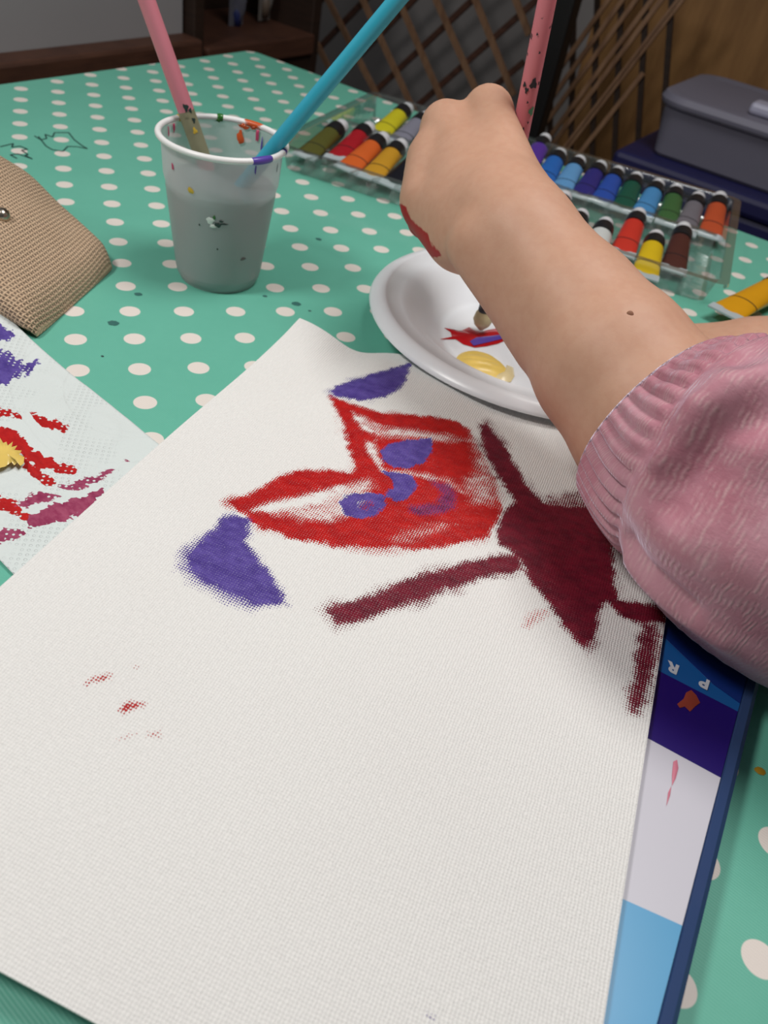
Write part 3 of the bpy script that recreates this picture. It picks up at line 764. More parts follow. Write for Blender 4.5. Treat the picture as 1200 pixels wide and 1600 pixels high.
for t_, da, s_, m_ in [(.136, .35, .0016, M_FLECK), (.133, -.25, .0009, M_FLECK), (.135, -.6, .0008, M_FLECK), (.124, .75, .0014, M_GFLECK), (.116, .2, .0006, M_FLECK), (.1135, -.1, .0006, M_FLECK), (.109, -.3, .0009, M_FLECK), (.107, .4, .0008, M_FLECK), (.105, 0, .0007, M_FLECK), (.111, .5, .0005, M_FLECK), (.128, .1, .0004, M_FLECK), (.119, .6, .0004, M_FLECK), (.149, .3, .0004, M_FLECK), (.156, -.3, .0004, M_FLECK)]:
    fleck(heldbrush, t_, phi + da, s_, m_)

# ================================================================== CUP
CB = np.array([-.1255, .4345]); CHT = .079
cup = empty('plastic_cup', (CB[0], CB[1], 0)); tag(cup, 'ribbed translucent plastic cup of grey paint water, smeared with paint', 'cup')
def cup_r(z):
    if z < .004: return .0215 + .0020 * min(1, z / .004)
    if z < .0535: return .0235 + (z - .004) * (.0295 - .0235) / (.0535 - .004)
    if z < .058: return .0295 + (z - .0535) / .0045 * .0012
    return .0307 + (z - .058) / (.079 - .058) * .0013
po = []; zs = [0, .001, .0025, .004]
for k in range(23): zs += [.006 + k * .0020, .006 + k * .0020 + .001]
zs = sorted(z for z in set(zs) if z < .0525) + [.0535, .0555, .058, .062, .070, .0765]
for i, z in enumerate(zs): po.append((cup_r(z) + (.0003 if (.005 < z < .052 and int(round(z / .001)) % 2) else 0), z))
inner = [(r - .0006, max(z, .001)) for r, z in po][::-1]
MB().lathe([(.0001, .0022)] + [(.019, .0022)] + po, 96).build('wall', M_CUP, cup, True, 45)
rimp = [(.0330 + .0017 * math.cos(t), .0778 + .0016 * math.sin(t)) for t in np.linspace(0, 2 * math.pi, 14)[:-1]]
MB().lathe(rimp, 96, close=True).build('rim', M_RIM, cup, True)
WL = .0545
MB().lathe([(.0001, .0026), (.020, .0026)] + [(cup_r(z) - .0009, z) for z in np.linspace(.004, WL, 12)] + [(.0001, WL)], 64).build('water', M_WATER, cup, True, 40)
def cup_theta(u, v, z):
    p = G(u, v, z)[:2] - CB; return math.atan2(p[1], p[0])
def cup_patch(name, u, v, z, w, h, mat, inside=False, seed=0, rim=False):
    """irregular dab on the cup wall facing pixel (u, v) at height z"""
    d = ray(u, v)
    o = CAM[:2] - CB; r = cup_r(z) if not rim else .0343
    A = d[:2] @ d[:2]; Bq = 2 * o @ d[:2]; Cq = o @ o - r * r; disc = max(Bq * Bq - 4 * A * Cq, 0)
    t = (-Bq + (1 if inside else -1) * math.sqrt(disc)) / (2 * A); P = CAM + d * t
    th0 = math.atan2(P[1] - CB[1], P[0] - CB[0]); z0 = P[2]
    rr = random.Random(seed); n = 14; vv = []; f = []
    off = -.0009 if inside else .0004
    def pt(th, zz, o_): r_ = cup_r(zz) + o_; return (r_ * math.cos(th), r_ * math.sin(th), zz)
    vv.append(pt(th0, z0, off * 1.5))
    for ringk, s_ in ((1, .6), (2, 1.0)):
        for k in range(n):
            a = 2 * math.pi * k / n; wv = s_ * (1 + (.5 * (rr.random() - .5) if ringk == 2 else .2 * (rr.random() - .5)))
            vv.append(pt(th0 + w * wv * math.cos(a) / r, min(z0 + h * wv * math.sin(a), .0765), off * (1.5 if ringk == 1 else 1)))
    for k in range(n):
        j = (k + 1) % n; f += [(0, 1 + k, 1 + j), (1 + k, 1 + n + k, 1 + n + j, 1 + j)]
    return obj(name, vv, f, mat, cup, True)
M_ORP = plain('orange_stain', lin(206, 88, 36), .35, 120, .35); M_GRP = plain('green_dab', lin(48, 110, 40), .25, 90, .3); M_YLP = plain('ochre_dab', lin(214, 178, 60), .35)
M_DKP = plain('dark_green_dab', lin(38, 58, 54), .4); M_WHP = plain('white_dab', lin(236, 238, 234), .4); M_PKP = plain('magenta_dab', lin(196, 70, 110), .35)
for i, (u, v, w, h, m, ins) in enumerate([(381, 192, .0034, .0034, M_ORP, True), (376, 215, .0022, .0036, M_ORP, True), (397, 197, .0036, .0018, M_ORP, True), (403, 208, .0012, .0050, M_PKP, True), (410, 228, .0006, .0045, M_PURP, True),
                                          (341, 184, .0026, .0024, M_GRP, True), (271, 198, .0009, .0030, M_PKP, True), (262, 205, .0005, .0034, M_PKP, True),
                                          (271, 260, .0010, .0018, M_PKP, False), (298, 298, .0017, .0017, M_YLP, False), (327, 347, .0022, .0018, M_WHP, False), (331, 357, .0020, .0011, M_WHP, False), (340, 355, .0022, .0013, M_DKP, False), (346, 349, .0012, .0006, M_DKP, False), (351, 354, .0022, .0004, M_DKP, False), (334, 343, .0008, .0012, M_GRP, False),
                                          (339, 395, .0005, .0006, M_DKP, False), (308, 354, .0004, .0006, M_DKP, False), (387, 411, .0018, .0010, plain('brown_smudge', lin(112, 98, 100), .5), False), (398, 264, .0005, .0026, M_PURP, False), (431, 262, .0004, .0026, plain('grey_mark', lin(120, 120, 128), .5), False)]):
    cup_patch('paint_dab', u, v, .065, w, h, m, ins, i)
def rim_dab(u0, v0, u1, v1, mat, fat=1.10):
    a0 = cup_theta(u0, v0, .0794); a1 = cup_theta(u1, v1, .0794)
    if a1 - a0 > math.pi: a1 -= 2 * math.pi
    if a0 - a1 > math.pi: a1 += 2 * math.pi
    mb = MB(); n = 10; P = []; Rr = []
    for k in range(n + 1):
        t = k / n; a = a0 + (a1 - a0) * t; P.append((.0330 * math.cos(a), .0330 * math.sin(a), .0778)); Rr.append(.0017 * (fat * (1 - .25 * abs(2 * t - 1) ** 3) if 0 < k < n else .6))
    return mb.tube(P, Rr, 14).build('rim_dab', mat, cup, True)
rim_dab(389, 246, 428, 243, M_PURP, 1.16); rim_dab(337, 174, 350, 175, M_GRP, 1.2); rim_dab(273, 178, 278, 177, M_YLP, 1.12); rim_dab(378, 182, 412, 198, M_ORP, 1.04)
rim_dab(440, 234, 443, 231, M_PURP, 1.06)

def line_through(pl, ph, ln): d = np.asarray(ph) - np.asarray(pl); return np.asarray(pl) + d / np.linalg.norm(d) * ln
lo_ = G(371, 398, .006); hi_ = G(295, 185, .079)
b2 = brush('paint_brush', lo_, hi_, M_PINKH2, 'pale pink brush standing in the plastic cup', .0043, .215)
side2 = b2.rotation_quaternion.inverted() @ Vector(CAM - hi_); phi2 = math.atan2(side2.y, side2.x)
M_GREYST = plain('grey_green_stain', lin(150, 146, 116), .45, 90, .35)
MB().lathe([(.00436, .058), (.00447, .060), (.00449, .078), (.0044, .0845)], 28).build('paint_stain', M_GREYST, b2, True)
for t_, da, s_, m_ in [(.085, .1, .0014, M_DKP), (.083, .5, .0009, M_DKP), (.081, -.2, .0010, M_GREYST), (.078, .5, .0010, M_DKP), (.073, .2, .0012, M_YLP)]:
    fleck(b2, t_, phi2 + da, s_, m_, .0045)
lo_ = G(318, 362, .022); hi_ = G(430, 228, .0795)
b3 = brush('paint_brush', lo_, hi_, M_BLUEH, 'turquoise blue brush leaning out of the plastic cup', .0040, .235)

# ================================================================== PAPER TOWEL
Tt = np.array(G(238, 690)[:2]); Ta = np.array([-.836, .548]); Tb = np.array([-.548, -.836])
nu, nv = 190, 100; TWd, TLd = .15, .084
uu, vv_ = np.meshgrid(np.linspace(-.05, TWd, nu), np.linspace(0, TLd, nv)); uu = uu.ravel(); vv_ = vv_.ravel()
X = Tt[0] + Ta[0] * uu + Tb[0] * vv_; Y = Tt[1] + Ta[1] * uu + Tb[1] * vv_
edge = np.minimum.reduce([uu, TWd - uu, vv_, TLd - vv_])
crum = np.exp(-((uu - .135) / .035) ** 2 - ((vv_ - .025) / .05) ** 2)
Z = .0012 + .0030 * vnoise(uu * 26, vv_ * 26) * np.clip(uu / .03, .15, 1) + .0006 * vnoise(uu * 90, vv_ * 90) * np.clip(uu / .02, .2, 1) + crum * (.003 + .010 * np.abs(vnoise(uu * 60 + 5, vv_ * 45) - .5))
# keep it pressed flat where the canvas lies on it
cu_ = (np.c_[X, Y] - O2) @ WV; cv2 = (np.c_[X, Y] - O2) @ LV
under = np.clip((cu_ + .012) / .012, 0, 1); Z = Z * (1 - under) + np.minimum(Z, .004) * under
pp = pr(np.c_[X, Y, Z]); cov = np.zeros((len(uu), 3))
dots = (np.hypot(((uu * 210) % 1) - .5, ((vv_ * 210 + .5 * np.floor(uu * 210)) % 1) - .5) < .28)
ringp = np.hypot(((uu * 26) % 1) - .5, ((vv_ * 26) % 1) - .5)
Z = Z + .0003 * np.exp(-((ringp - .32) / .06) ** 2)
jit = (vnoise(pp[:, 0] * .16, pp[:, 1] * .16) - .5) * 14 + (vnoise(pp[:, 0] * .5, pp[:, 1] * .5) - .5) * 8
for ch, pts, c_, soft in [
        (1, [(0, 505), (12, 510), (22, 520), (18, 530), (0, 528)], .95, 5), (1, [(0, 545), (12, 556), (25, 570), (50, 560), (55, 570), (40, 588), (20, 596), (0, 592)], .95, 7),
        (1, [(0, 530), (14, 550), (22, 570), (50, 556), (64, 560), (40, 590), (10, 604), (0, 600)], .55, 9),
        (0, [(0, 628), (20, 640), (50, 648), (90, 660), (110, 670), (100, 676), (60, 664), (20, 652), (0, 645)], .62, 5),
        (0, [(36, 698), (55, 706), (85, 722), (118, 732), (114, 742), (85, 736), (60, 728), (40, 712)], .97, 4),
        (0, [(0, 660), (20, 672), (40, 690), (44, 712), (20, 700), (0, 690)], .66, 7),
        (0, [(34, 712), (60, 735), (80, 750), (88, 758), (70, 760), (50, 745), (36, 728)], .5, 5),
        (0, [(32, 806), (42, 800), (50, 808), (46, 816), (34, 814)], .95, 3), (0, [(66, 752), (76, 748), (86, 754), (80, 762), (68, 760)], .8, 3),
        (2, [(40, 815), (60, 800), (90, 788), (125, 778), (160, 766), (150, 784), (130, 800), (100, 812), (70, 820), (45, 828)], .97, 4),
        (2, [(0, 838), (30, 822), (50, 816), (60, 826), (30, 840), (0, 856)], .6, 5),
        (2, [(20, 790), (60, 768), (110, 752), (150, 742), (200, 715), (202, 722), (150, 756), (90, 778), (40, 796)], .48, 7),
        (0, [(0, 770), (20, 778), (40, 800), (30, 804), (0, 790)], .5, 5)]:
    pts = [(-38 - (i_ * 7) % 20, y_) if x_ == 0 else (x_, y_) for i_, (x_, y_) in enumerate(pts)]
    d = sdpoly(pp, pts) + jit * .6; t = np.clip((d + soft) / (2 * soft), 0, 1); cov[:, ch] = np.maximum(cov[:, ch], c_ * t)
ii = np.arange(nu * nv).reshape(nv, nu)
faces = np.c_[ii[:-1, :-1].ravel(), ii[:-1, 1:].ravel(), ii[1:, 1:].ravel(), ii[1:, :-1].ravel()]
# ragged edges
me = bpy.data.meshes.new('paper_towel'); me.from_pydata(np.c_[X, Y, Z].tolist(), [], faces.tolist()); me.update()
attr(me, 'paint', cov); uvl = me.uv_layers.new(name='UVMap'); li = np.zeros(len(me.loops), int); me.loops.foreach_get('vertex_index', li)
uvl.data.foreach_set('uv', np.c_[uu, vv_][li].ravel().astype(np.float32))
bm = bmesh.new(); bm.from_mesh(me)
if sum(f_.normal.z for f_ in bm.faces) < 0: bmesh.ops.reverse_faces(bm, faces=bm.faces)
bm.to_mesh(me); bm.free()
towel = objm('paper_towel', me, M_TOWEL, None, True); tag(towel, 'embossed white paper towel smeared with red, purple and yellow paint', 'paper towel')
sm = towel.modifiers.new('thickness', 'SOLIDIFY'); sm.thickness = .0003; sm.offset = -1
px_blob('yellow_smear', [(0, 684), (5, 692), (10, 690), (12, 696), (20, 690), (18, 699), (27, 696), (22, 704), (34, 704), (30, 710), (38, 714), (37, 724), (32, 728), (28, 722), (22, 727), (18, 722), (8, 729), (0, 731), (-16, 736), (-34, 728), (-44, 712), (-36, 696), (-20, 700), (-12, 684)], .0050, M_YEL, towel, .0010)

# ================================================================== BURLAP POUCH
pouch = empty('burlap_pouch', (-.235, .375, 0)); tag(pouch, 'brown burlap clasp pouch lying at the left table edge', 'pouch')
PB0 = np.array([-.184, .3255]); PWd = np.array([.045, .999]); PLn = np.array([-.92, .39]); PLn = PLn / np.linalg.norm(PLn)
nu, nv = 60, 70; WID, LEN = .090, .150
verts = []; uvs = []
for j in range(nv):                       # around the section, top then underside
    for i in range(nu):
        s = i / (nu - 1); th = 2 * math.pi * j / nv
        # s: 0 bottom seam -> 1 mouth; th: around
        w = WID * (.5 + .06 * math.sin(math.pi * s)) * (1 if s > .06 else .93 + .07 * math.sin(math.pi / 2 * s / .06))
        thick = (.0064 + .0135 * math.sin(math.pi / 2 * min(s / .65, 1)) ** 1.1) * (1 if s > .07 else .25 + .75 * math.sin(math.pi / 2 * s / .07) ** .7)
        cx, sy = math.cos(th), math.sin(th)
        ce = math.copysign(abs(cx) ** .6, cx); se = math.copysign(abs(sy) ** .8, sy)
        a = PB0 + PWd * WID / 2 + PLn * LEN * s + PWd * ce * w
        dent = .0050 * math.exp(-((s - .45) / .12) ** 2) * math.sin(th * 2 + 1.2) + .0018 * math.sin(7 * s + 3 * th)
        z = thick + (thick - .0005) * se + (dent if se > 0 else 0) + .012 * s * s * (1 if se > -.2 else .6)
        verts.append((a[0], a[1], max(z, .0006))); uvs.append((s * LEN, th * .030))
vg = np.array(verts).reshape(nv, nu, 3); arc = np.concatenate([np.zeros((1, nu)), np.cumsum(np.linalg.norm(np.diff(vg, axis=0), axis=2), 0)])
per_ = arc[-1] + np.linalg.norm(vg[0] - vg[-1], axis=1)
sl_ = np.concatenate([np.zeros((nv, 1)), np.cumsum(np.linalg.norm(np.diff(vg, axis=1), axis=2), 1)], 1)
uvs = [(sl_[j, i], arc[j, i] * per_[30] / per_[i]) for j in range(nv) for i in range(nu)]
fcs = []
for j in range(nv):
    j2 = (j + 1) % nv
    for i in range(nu - 1): fcs.append((j * nu + i, j * nu + i + 1, j2 * nu + i + 1, j2 * nu + i))
fcs.append(tuple(j * nu for j in range(nv))); fcs.append(tuple(j * nu + nu - 1 for j in range(nv - 1, -1, -1)))
me = bpy.data.meshes.new('fabric_body'); me.from_pydata(verts, [], fcs); me.update()
uvl = me.uv_layers.new(name='UVMap')
for p in me.polygons:
    wrap = p.loop_total == 4 and max(me.loops[l].vertex_index for l in p.loop_indices) - min(me.loops[l].vertex_index for l in p.loop_indices) > nu * (nv - 2)
    for l in p.loop_indices:
        vi = me.loops[l].vertex_index; q_ = uvs[vi]
        uvl.data[l].uv = (q_[0], q_[1] + (per_[30] if wrap and vi < nu * 2 else 0))
bm = bmesh.new(); bm.from_mesh(me); bmesh.ops.recalc_face_normals(bm, faces=bm.faces); bm.to_mesh(me); bm.free()
kid(objm('fabric_body', me, M_BURLAP, None, True, 50), pouch)
mid = PB0 + PWd * WID / 2 + PLn * LEN
fr_pts = [np.array([*(mid + PWd * x), z]) for x, z in ((-.045, .03), (-.04, .05), (0, .058), (.04, .05), (.045, .03), (.04, .012), (0, .008), (-.04, .012), (-.045, .03))]
kid(MB().tube(fr_pts, .003, 10, False).build('metal_frame', M_METAL, None, True), pouch)
ballp = Dp(3, 337, .416)
mbb = MB().lathe([(.0001, -.0042), (.0021, -.0036), (.0036, -.0021), (.0042, 0), (.0036, .0021), (.0021, .0036), (.0001, .0042)], 20)
bo = mbb.build('clasp_ball', M_METAL, None, True); bo.location = ballp; bpy.context.view_layer.update(); kid(bo, pouch)

# ================================================================== TRAY OF TUBES
TA = G(440, 268); TE = np.array([.9722, -.2341]); TN = np.array([.2341, .9722])
def tp(e, n, z): p = TA[:2] + TE * e + TN * n; return np.array([p[0], p[1], z])
TLx, TDy, TZ = .327, .190, .0215
tray = empty('paint_tray', tuple(tp(TLx / 2, TDy / 2, 0))); tag(tray, 'long clear plastic blister tray filled with small paint tubes', 'tray')
def tring(x0, y0, x1, y1, z, r=.006): return [tp(a, b, z) for a, b in rrc(x0, y0, x1, y1, r)]
rings = [tring(.003, .003, TLx - .003, TDy - .003, .0015), tring(.001, .001, TLx - .001, TDy - .001, .003), tring(-.002, -.002, TLx + .002, TDy + .002, TZ - .001), tring(-.003, -.003, TLx + .003, TDy + .003, TZ),
         tring(-.009, -.009, TLx + .009, TDy + .009, TZ, .009), tring(-.0095, -.0095, TLx + .0095, TDy + .0095, TZ - .0025, .009)]
kid(loft('shell', rings, M_PET, True, False), tray)
mb = MB(); prof_ = [(.100, .0016), (.104, .014), (.107, .016), (.111, .016), (.114, .014), (.118, .0016)]
vv = []; ff = []
for x in np.linspace(.004, TLx - .004, 30):
    for n_, z_ in prof_: vv.append(tp(x, n_ + .002 * math.sin(x * 170), z_))
for i in range(29):
    for k in range(5): ff.append((i * 6 + k, i * 6 + k + 1, (i + 1) * 6 + k + 1, (i + 1) * 6 + k))
kid(obj('divider', vv, ff, M_PET, None, True), tray)
for row, (n0, n1) in enumerate(((.006, .034), (.120, .148))):
    for k in range(17):
        x = .0155 + k * .0183
        vv = [tp(x - .002, n0, .0016), tp(x + .002, n0, .0016), tp(x - .0008, n0 + .004, .012), tp(x + .0008, n0 + .004, .012), tp(x - .0008, n1 - .006, .009), tp(x + .0008, n1 - .006, .009), tp(x - .002, n1, .0016), tp(x + .002, n1, .0016)]
        kid(obj('rib', vv, [(0, 1, 3, 2), (2, 3, 5, 4), (4, 5, 7, 6), (0, 2, 4, 6), (1, 7, 5, 3)], M_PET), tray)

# tube prototypes (tail at y = 0, cap towards +y)
def tube_meshes(Lb, r, wt):
    n = 24; rings = []
    for t in np.linspace(0, 1, 12):
        y = .006 + (Lb - .006) * t; k = t ** .8; hw = wt * (1 - k) + r * k; hz = .0011 * (1 - k) + r * k
        rings.append([(hw * math.cos(2 * math.pi * q / n), y, hz * math.sin(2 * math.pi * q / n)) for q in range(n)])
    def mk(name, R, caps=True):
        v = [p for q in R for p in q]; m = len(R[0]); f = []
        for i in range(len(R) - 1):
            for k in range(m): j = (k + 1) % m; f.append((i * m + k, (i + 1) * m + k, (i + 1) * m + j, i * m + j))
        if caps: f += [tuple(range(m)), tuple((len(R) - 1) * m + k for k in range(m - 1, -1, -1))]
        me = bpy.data.meshes.new(name); me.from_pydata(v, [], f); me.update()
        for p in me.polygons: p.use_smooth = True
        me.set_sharp_from_angle(angle=math.radians(40)); return me
    circ = lambda rr, y: [(rr * math.cos(2 * math.pi * q / n), y, rr * math.sin(2 * math.pi * q / n)) for q in range(n)]
    body = mk('body', rings)
    band = mk('shoulder_band', [circ(r * 1.015, Lb - .0125), circ(r * 1.03, Lb - .012), circ(r * 1.03, Lb), circ(r * .9, Lb + .0012), circ(r * .5, Lb + .003)])
    cap = mk('cap', [circ(r * .55, Lb + .0016), circ(r * .80, Lb + .0020), circ(r * .78, Lb + .011), circ(r * .66, Lb + .0128), circ(r * .2, Lb + .0132)])
    line = mk('printed_line', [[(x * 1.02, y + .0, z * 1.02) for x, y, z in rings[3]], [(x * 1.03, y + .0009, z * 1.06) for x, y, z in rings[3]]], False)
    me = bpy.data.meshes.new('crimp'); w = wt * 1.02
    v = [(-w, 0, -.0006), (w, 0, -.0006), (w, 0, .0006), (-w, 0, .0006), (-w, .0075, -.0012), (w, .0075, -.0012), (w, .0075, .0012), (-w, .0075, .0012)]
    me.from_pydata(v, [], [(0, 1, 2, 3), (4, 7, 6, 5), (0, 4, 5, 1), (3, 2, 6, 7), (0, 3, 7, 4), (1, 5, 6, 2)]); me.update()
    return dict(body=body, shoulder_band=band, cap=cap, printed_line=line, crimp=me)
TM = tube_meshes(.064, .0076, .0096)
for k_, m_ in (('shoulder_band', M_BLACK), ('cap', M_TUBEWHITE), ('printed_line', M_BLACK), ('crimp', M_SILVER), ('body', M_WHITEPL)): TM[k_].materials.append(m_)
tcol = {}
def tmat(c):
    if c not in tcol: tcol[c] = plain('tube_paint_%d' % len(tcol), lin(*[v_ * .9 for v_ in c]), .35, 60, .08)  # paints darkened evenly, shading inside the tray put into the colour
    return tcol[c]
def place_tube(tail, capd, roll, col, label, group, meshes=TM, cat='paint tube'):
    tail = Vector(tail); y = (Vector(capd) - tail).normalized(); x = y.cross(Vector((0, 0, 1))).normalized(); z = x.cross(y)
    m = Matrix((x, y, z)).transposed().to_4x4() @ Matrix.Rotation(roll, 4, 'Y'); m.translation = tail
    e = empty('paint_tube'); e.matrix_world = m; tag(e, label, cat, group)
    for nm, me in meshes.items():
        o = bpy.data.objects.new(nm, me); COL.objects.link(o); o.parent = e
        if nm == 'body': o.material_slots[0].link = 'OBJECT'; o.material_slots[0].material = tmat(col)
    return e
G1, G2 = 'front row of paint tubes in the tray', 'back row of paint tubes in the tray'
FR = [(.006, .10, (92, 92, 40), 'olive green paint tube, leftmost in the clear tray', .03), (.025, .115, (178, 28, 40), 'dark red paint tube next to the olive one in the tray', -.1), (.043, .100, (228, 106, 44), 'bright orange paint tube between the red and amber tubes', .1), (.062, .097, (214, 158, 44), 'amber yellow paint tube at the left end of the tray', 0), (.082, .095, (24, 24, 34), 'black paint tube beside the amber one, by the hand', .1),
      (.184, .103, (30, 44, 40), 'blackish paint tube in the front row, just right of the forearm', .1), (.204, .092, (34, 92, 70), 'dark green paint tube in the front row beside the forearm', 0), (.2225, .062, (172, 42, 42), 'crimson paint tube lying low beside the white tube', .2), (.243, .060, (222, 226, 224), 'white paint tube in the front row of the tray', .0), (.2615, .105, (214, 58, 44), 'vermilion red paint tube between the white and yellow tubes', .0), (.281, .066, (232, 196, 30), 'lemon yellow paint tube beside the brown one in the tray', 0), (.2985, .104, (84, 46, 40), 'dark brown paint tube in the front row, nearest the tray end', .0)]
BR_ = [(.027, .205, (218, 208, 40), 'bright yellow paint tube in the back row at the left', .1), (.048, .195, (142, 142, 158), 'silver grey paint tube in the back row next to the hand', 0), (.157, .222, (92, 56, 160), 'violet paint tube in the back row beside the held brush', 0), (.176, .205, (44, 110, 196), 'medium blue paint tube between the violet and pale blue tubes', .1), (.194, .200, (104, 164, 218), 'pale sky blue paint tube in the back row', -.1), (.212, .203, (52, 48, 128), 'navy blue paint tube in the back row', .0), (.229, .202, (46, 84, 178), 'royal blue paint tube between the navy and dark green tubes', .1), (.2465, .200, (30, 88, 70), 'dark green paint tube in the back row of the tray', .0), (.2645, .199, (78, 148, 206), 'light blue paint tube right of the dark green tube', .1), (.283, .200, (66, 108, 62), 'leaf green paint tube in the back row', 0), (.3005, .196, (120, 116, 124), 'grey paint tube with a red shoulder in the back row', .1), (.319, .202, (196, 84, 48), 'burnt orange paint tube at the far right end of the back row', 0)]
for row, (lst, grp) in enumerate(((FR, G1), (BR_, G2))):
    for e_, ncap, col, lab, roll in lst:
        n0 = ncap - .0775 - (.0 if row == 0 else .002)
        z0, z1_ = (.0070, .0150)
        dx = random.uniform(-.003, .003)
        tail = tp(e_ - dx * .5, n0, z0 + (.004 if ncap in (.062, .060, .066) else 0)); cp_ = tp(e_ + dx * .5, n0 + .0775, z1_ + (.004 if row and lab.startswith(('violet', 'burnt')) else 0))
        place_tube(tail, cp_, roll, col, lab, grp)
# loose yellow tube
TM2 = tube_meshes(.085, .0095, .0115)
for k_, m_ in (('shoulder_band', M_BLACK), ('cap', M_TUBEWHITE), ('printed_line', M_BLACK), ('crimp', M_SILVER), ('body', M_WHITEPL)): TM2[k_].materials.append(m_)
yt = place_tube(G(1130, 490, .0095), G(1216, 448, .0098), 0, (236, 168, 22), 'golden yellow paint tube lying loose beside the other hand', None, TM2)

# ================================================================== BEHIND THE TABLE
def slat(name, a0, z0, a1, z1, off, w, th, mat, par, amin=-.52, amax=.10):
    p, q = np.array([a0, z0]), np.array([a1, z1])
    for P1, P2 in ((p, q), (q, p)):
        for lim, sg in ((amin, 1), (amax, -1)):
            if (P1[0] - lim) * sg < 0: P1[:] = P1 + (P2 - P1) * (lim - P1[0]) / (P2[0] - P1[0])
    if np.linalg.norm(q - p) < .02: return None
    d = (q - p) / np.linalg.norm(q - p); nn = np.array([-d[1], d[0]]) * w / 2
    c = [p - nn, q - nn, q + nn, p + nn]; v = [B(x[0], off, x[1]) for x in c] + [B(x[0], off + th, x[1]) for x in c]
    o = obj(name, v, [(0, 1, 2, 3), (7, 6, 5, 4), (0, 4, 5, 1), (1, 5, 6, 2), (2, 6, 7, 3), (3, 7, 4, 0)], mat); return kid(o, par)
OFF = .5
trel = empty('wooden_trellis', tuple(B(-.05, OFF, FLOORZ))); tag(trel, 'expanding brown wooden lattice standing upright behind the table', 'trellis')
# slats: '\\' in front, '/' behind (coordinates along the back edge and height)
for (u0, v0), (u1, v1) in [((486, 54), (515, 111)), ((511, 0), (584, 142)), ((569, 8), (634, 149)), ((626, 11), (691, 161)), ((680, 0), (741, 138)), ((743, 4), (806, 161)), ((800, -12), (862, 150))]:
    a0, zz0 = hitB(u0, v0, OFF); a1, zz1 = hitB(u1, v1, OFF)
    k = (zz1 - zz0) / (a1 - a0)
    zt, zb = (.16 if v0 < 50 else zz0), -.46
    slat('slat', a0 + (zt - zz0) / k, zt, a0 + (zb - zz0) / k, zb, OFF, .0085, .006, M_TAN, trel)
OFF2 = OFF + .0062
for (u0, v0), (u1, v1) in [((470, 104), (569, 0)), ((530, 118), (649, -4)), ((584, 144), (737, 0)), ((661, 157), (833, 4)), ((768, 138), (860, 62)), ((440, 60), (500, 0))]:
    a0, zz0 = hitB(u0, v0, OFF2); a1, zz1 = hitB(u1, v1, OFF2)
    k = (zz1 - zz0) / (a1 - a0)
    slat('slat', a0 + (-.46 - zz0) / k, -.46, a0 + (.16 - zz0) / k, .16, OFF2, .0085, .006, M_BROWN, trel)  # rear slats get a darker wood, shade put into their colour
for a in (-.42, .06):
    kid(bevel(slabB('foot_post', a - .012, a + .012, OFF + .013, OFF + .033, FLOORZ, -.26, M_BROWN), .002), trel)
# black post
pa, _ = hitB(862, 90, .42)
post = bevel(slabB('black_post', pa - .018, pa + .018, .40, .43, FLOORZ, .6, M_BLACKPL), .004); tag(post, 'black upright post between the two wooden lattices', 'post')
# second, folded trellis leaning at the pine wall
OFF3 = .50
tr2 = empty('wooden_trellis', tuple(B(.25, OFF3, FLOORZ))); tag(tr2, 'narrow folded wooden lattice leaning before the pine wall', 'trellis')
for k, ((u0, v0), (u1, v1)) in enumerate([((950, 0), (875, 120)), ((972, 0), (858, 200)), ((993, 0), (870, 220)), ((1012, 8), (885, 232)), ((1033, 0), (900, 236)), ((1034, 40), (915, 240)), ((1004, 115), (930, 245)), ((1060, 0), (945, 250))]):
    a0, zz0 = hitB(u0, v0, OFF3); a1, zz1 = hitB(u1, v1, OFF3); kk = (zz1 - zz0) / (a1 - a0); kk = 2.35
    zt = .13 if v0 < 50 else zz0; zb = -.42 if v1 > 150 else zz1
    slat('slat', a0 + (zt - zz0) / kk, zt, a0 + (zb - zz0) / kk, zb, OFF3, .0062, .006, M_TAN, tr2, .115, .40)
for k in range(8):
    a = .10 + k * .036
    slat('slat', a + .10, -.42, a - .08, .13, OFF3 + .0065, .0075, .005, M_DARKWOOD, tr2, .115, .40)  # crossing slats behind: dark wood colour stands in for their shadow
kid(bevel(slabB('foot_rail', .115, .40, OFF3 + .012, OFF3 + .03, FLOORZ, -.40, M_BROWN), .002), tr2)

# low shelf, navy box, milky bin
shelf = empty('low_shelf', tuple(B(.56, .40, FLOORZ))); tag(shelf, 'dark low shelf unit behind the right end of the table', 'shelf')
kid(bevel(slabB('top_board', .345, .88, .20, .47, -.155, -.13, M_DARKWOOD), .003), shelf)
for a in (.355, .85): kid(bevel(slabB('side_board', a, a + .02, .20, .47, FLOORZ, -.155, M_DARKWOOD), .003), shelf)
kid(slabB('back_board', .375, .85, .455, .47, FLOORZ, -.155, M_DARKWOOD), shelf)
kid(slabB('inner_shelf', .375, .85, .21, .455, -.46, -.44, M_DARKWOOD), shelf)
nav = empty('storage_box', tuple(B(.55, .42, -.13))); tag(nav, 'dark navy blue box under the pale plastic bin', 'box')
kid(bevel(slabB('box_body', .360, .80, .235, .46, -.13, -.055, M_NAVY), .006), nav)
kid(bevel(slabB('lid', .355, .805, .23, .465, -.055, -.032, M_NAVY), .006), nav)
M_GOLD = plain('dull_lettering', lin(96, 92, 70), .6)
for k in range(9):
    kid(slabB('lettering_mark', .40 + k * .04, .42 + k * .04 + .006 * (k % 3), .2335, .2350, -.105 + .006 * (k % 2), -.088, M_GOLD), nav)
binn = empty('plastic_bin', tuple(B(.55, .42, -.032))); tag(binn, 'pale milky plastic storage bin with lid on the navy box', 'storage bin')
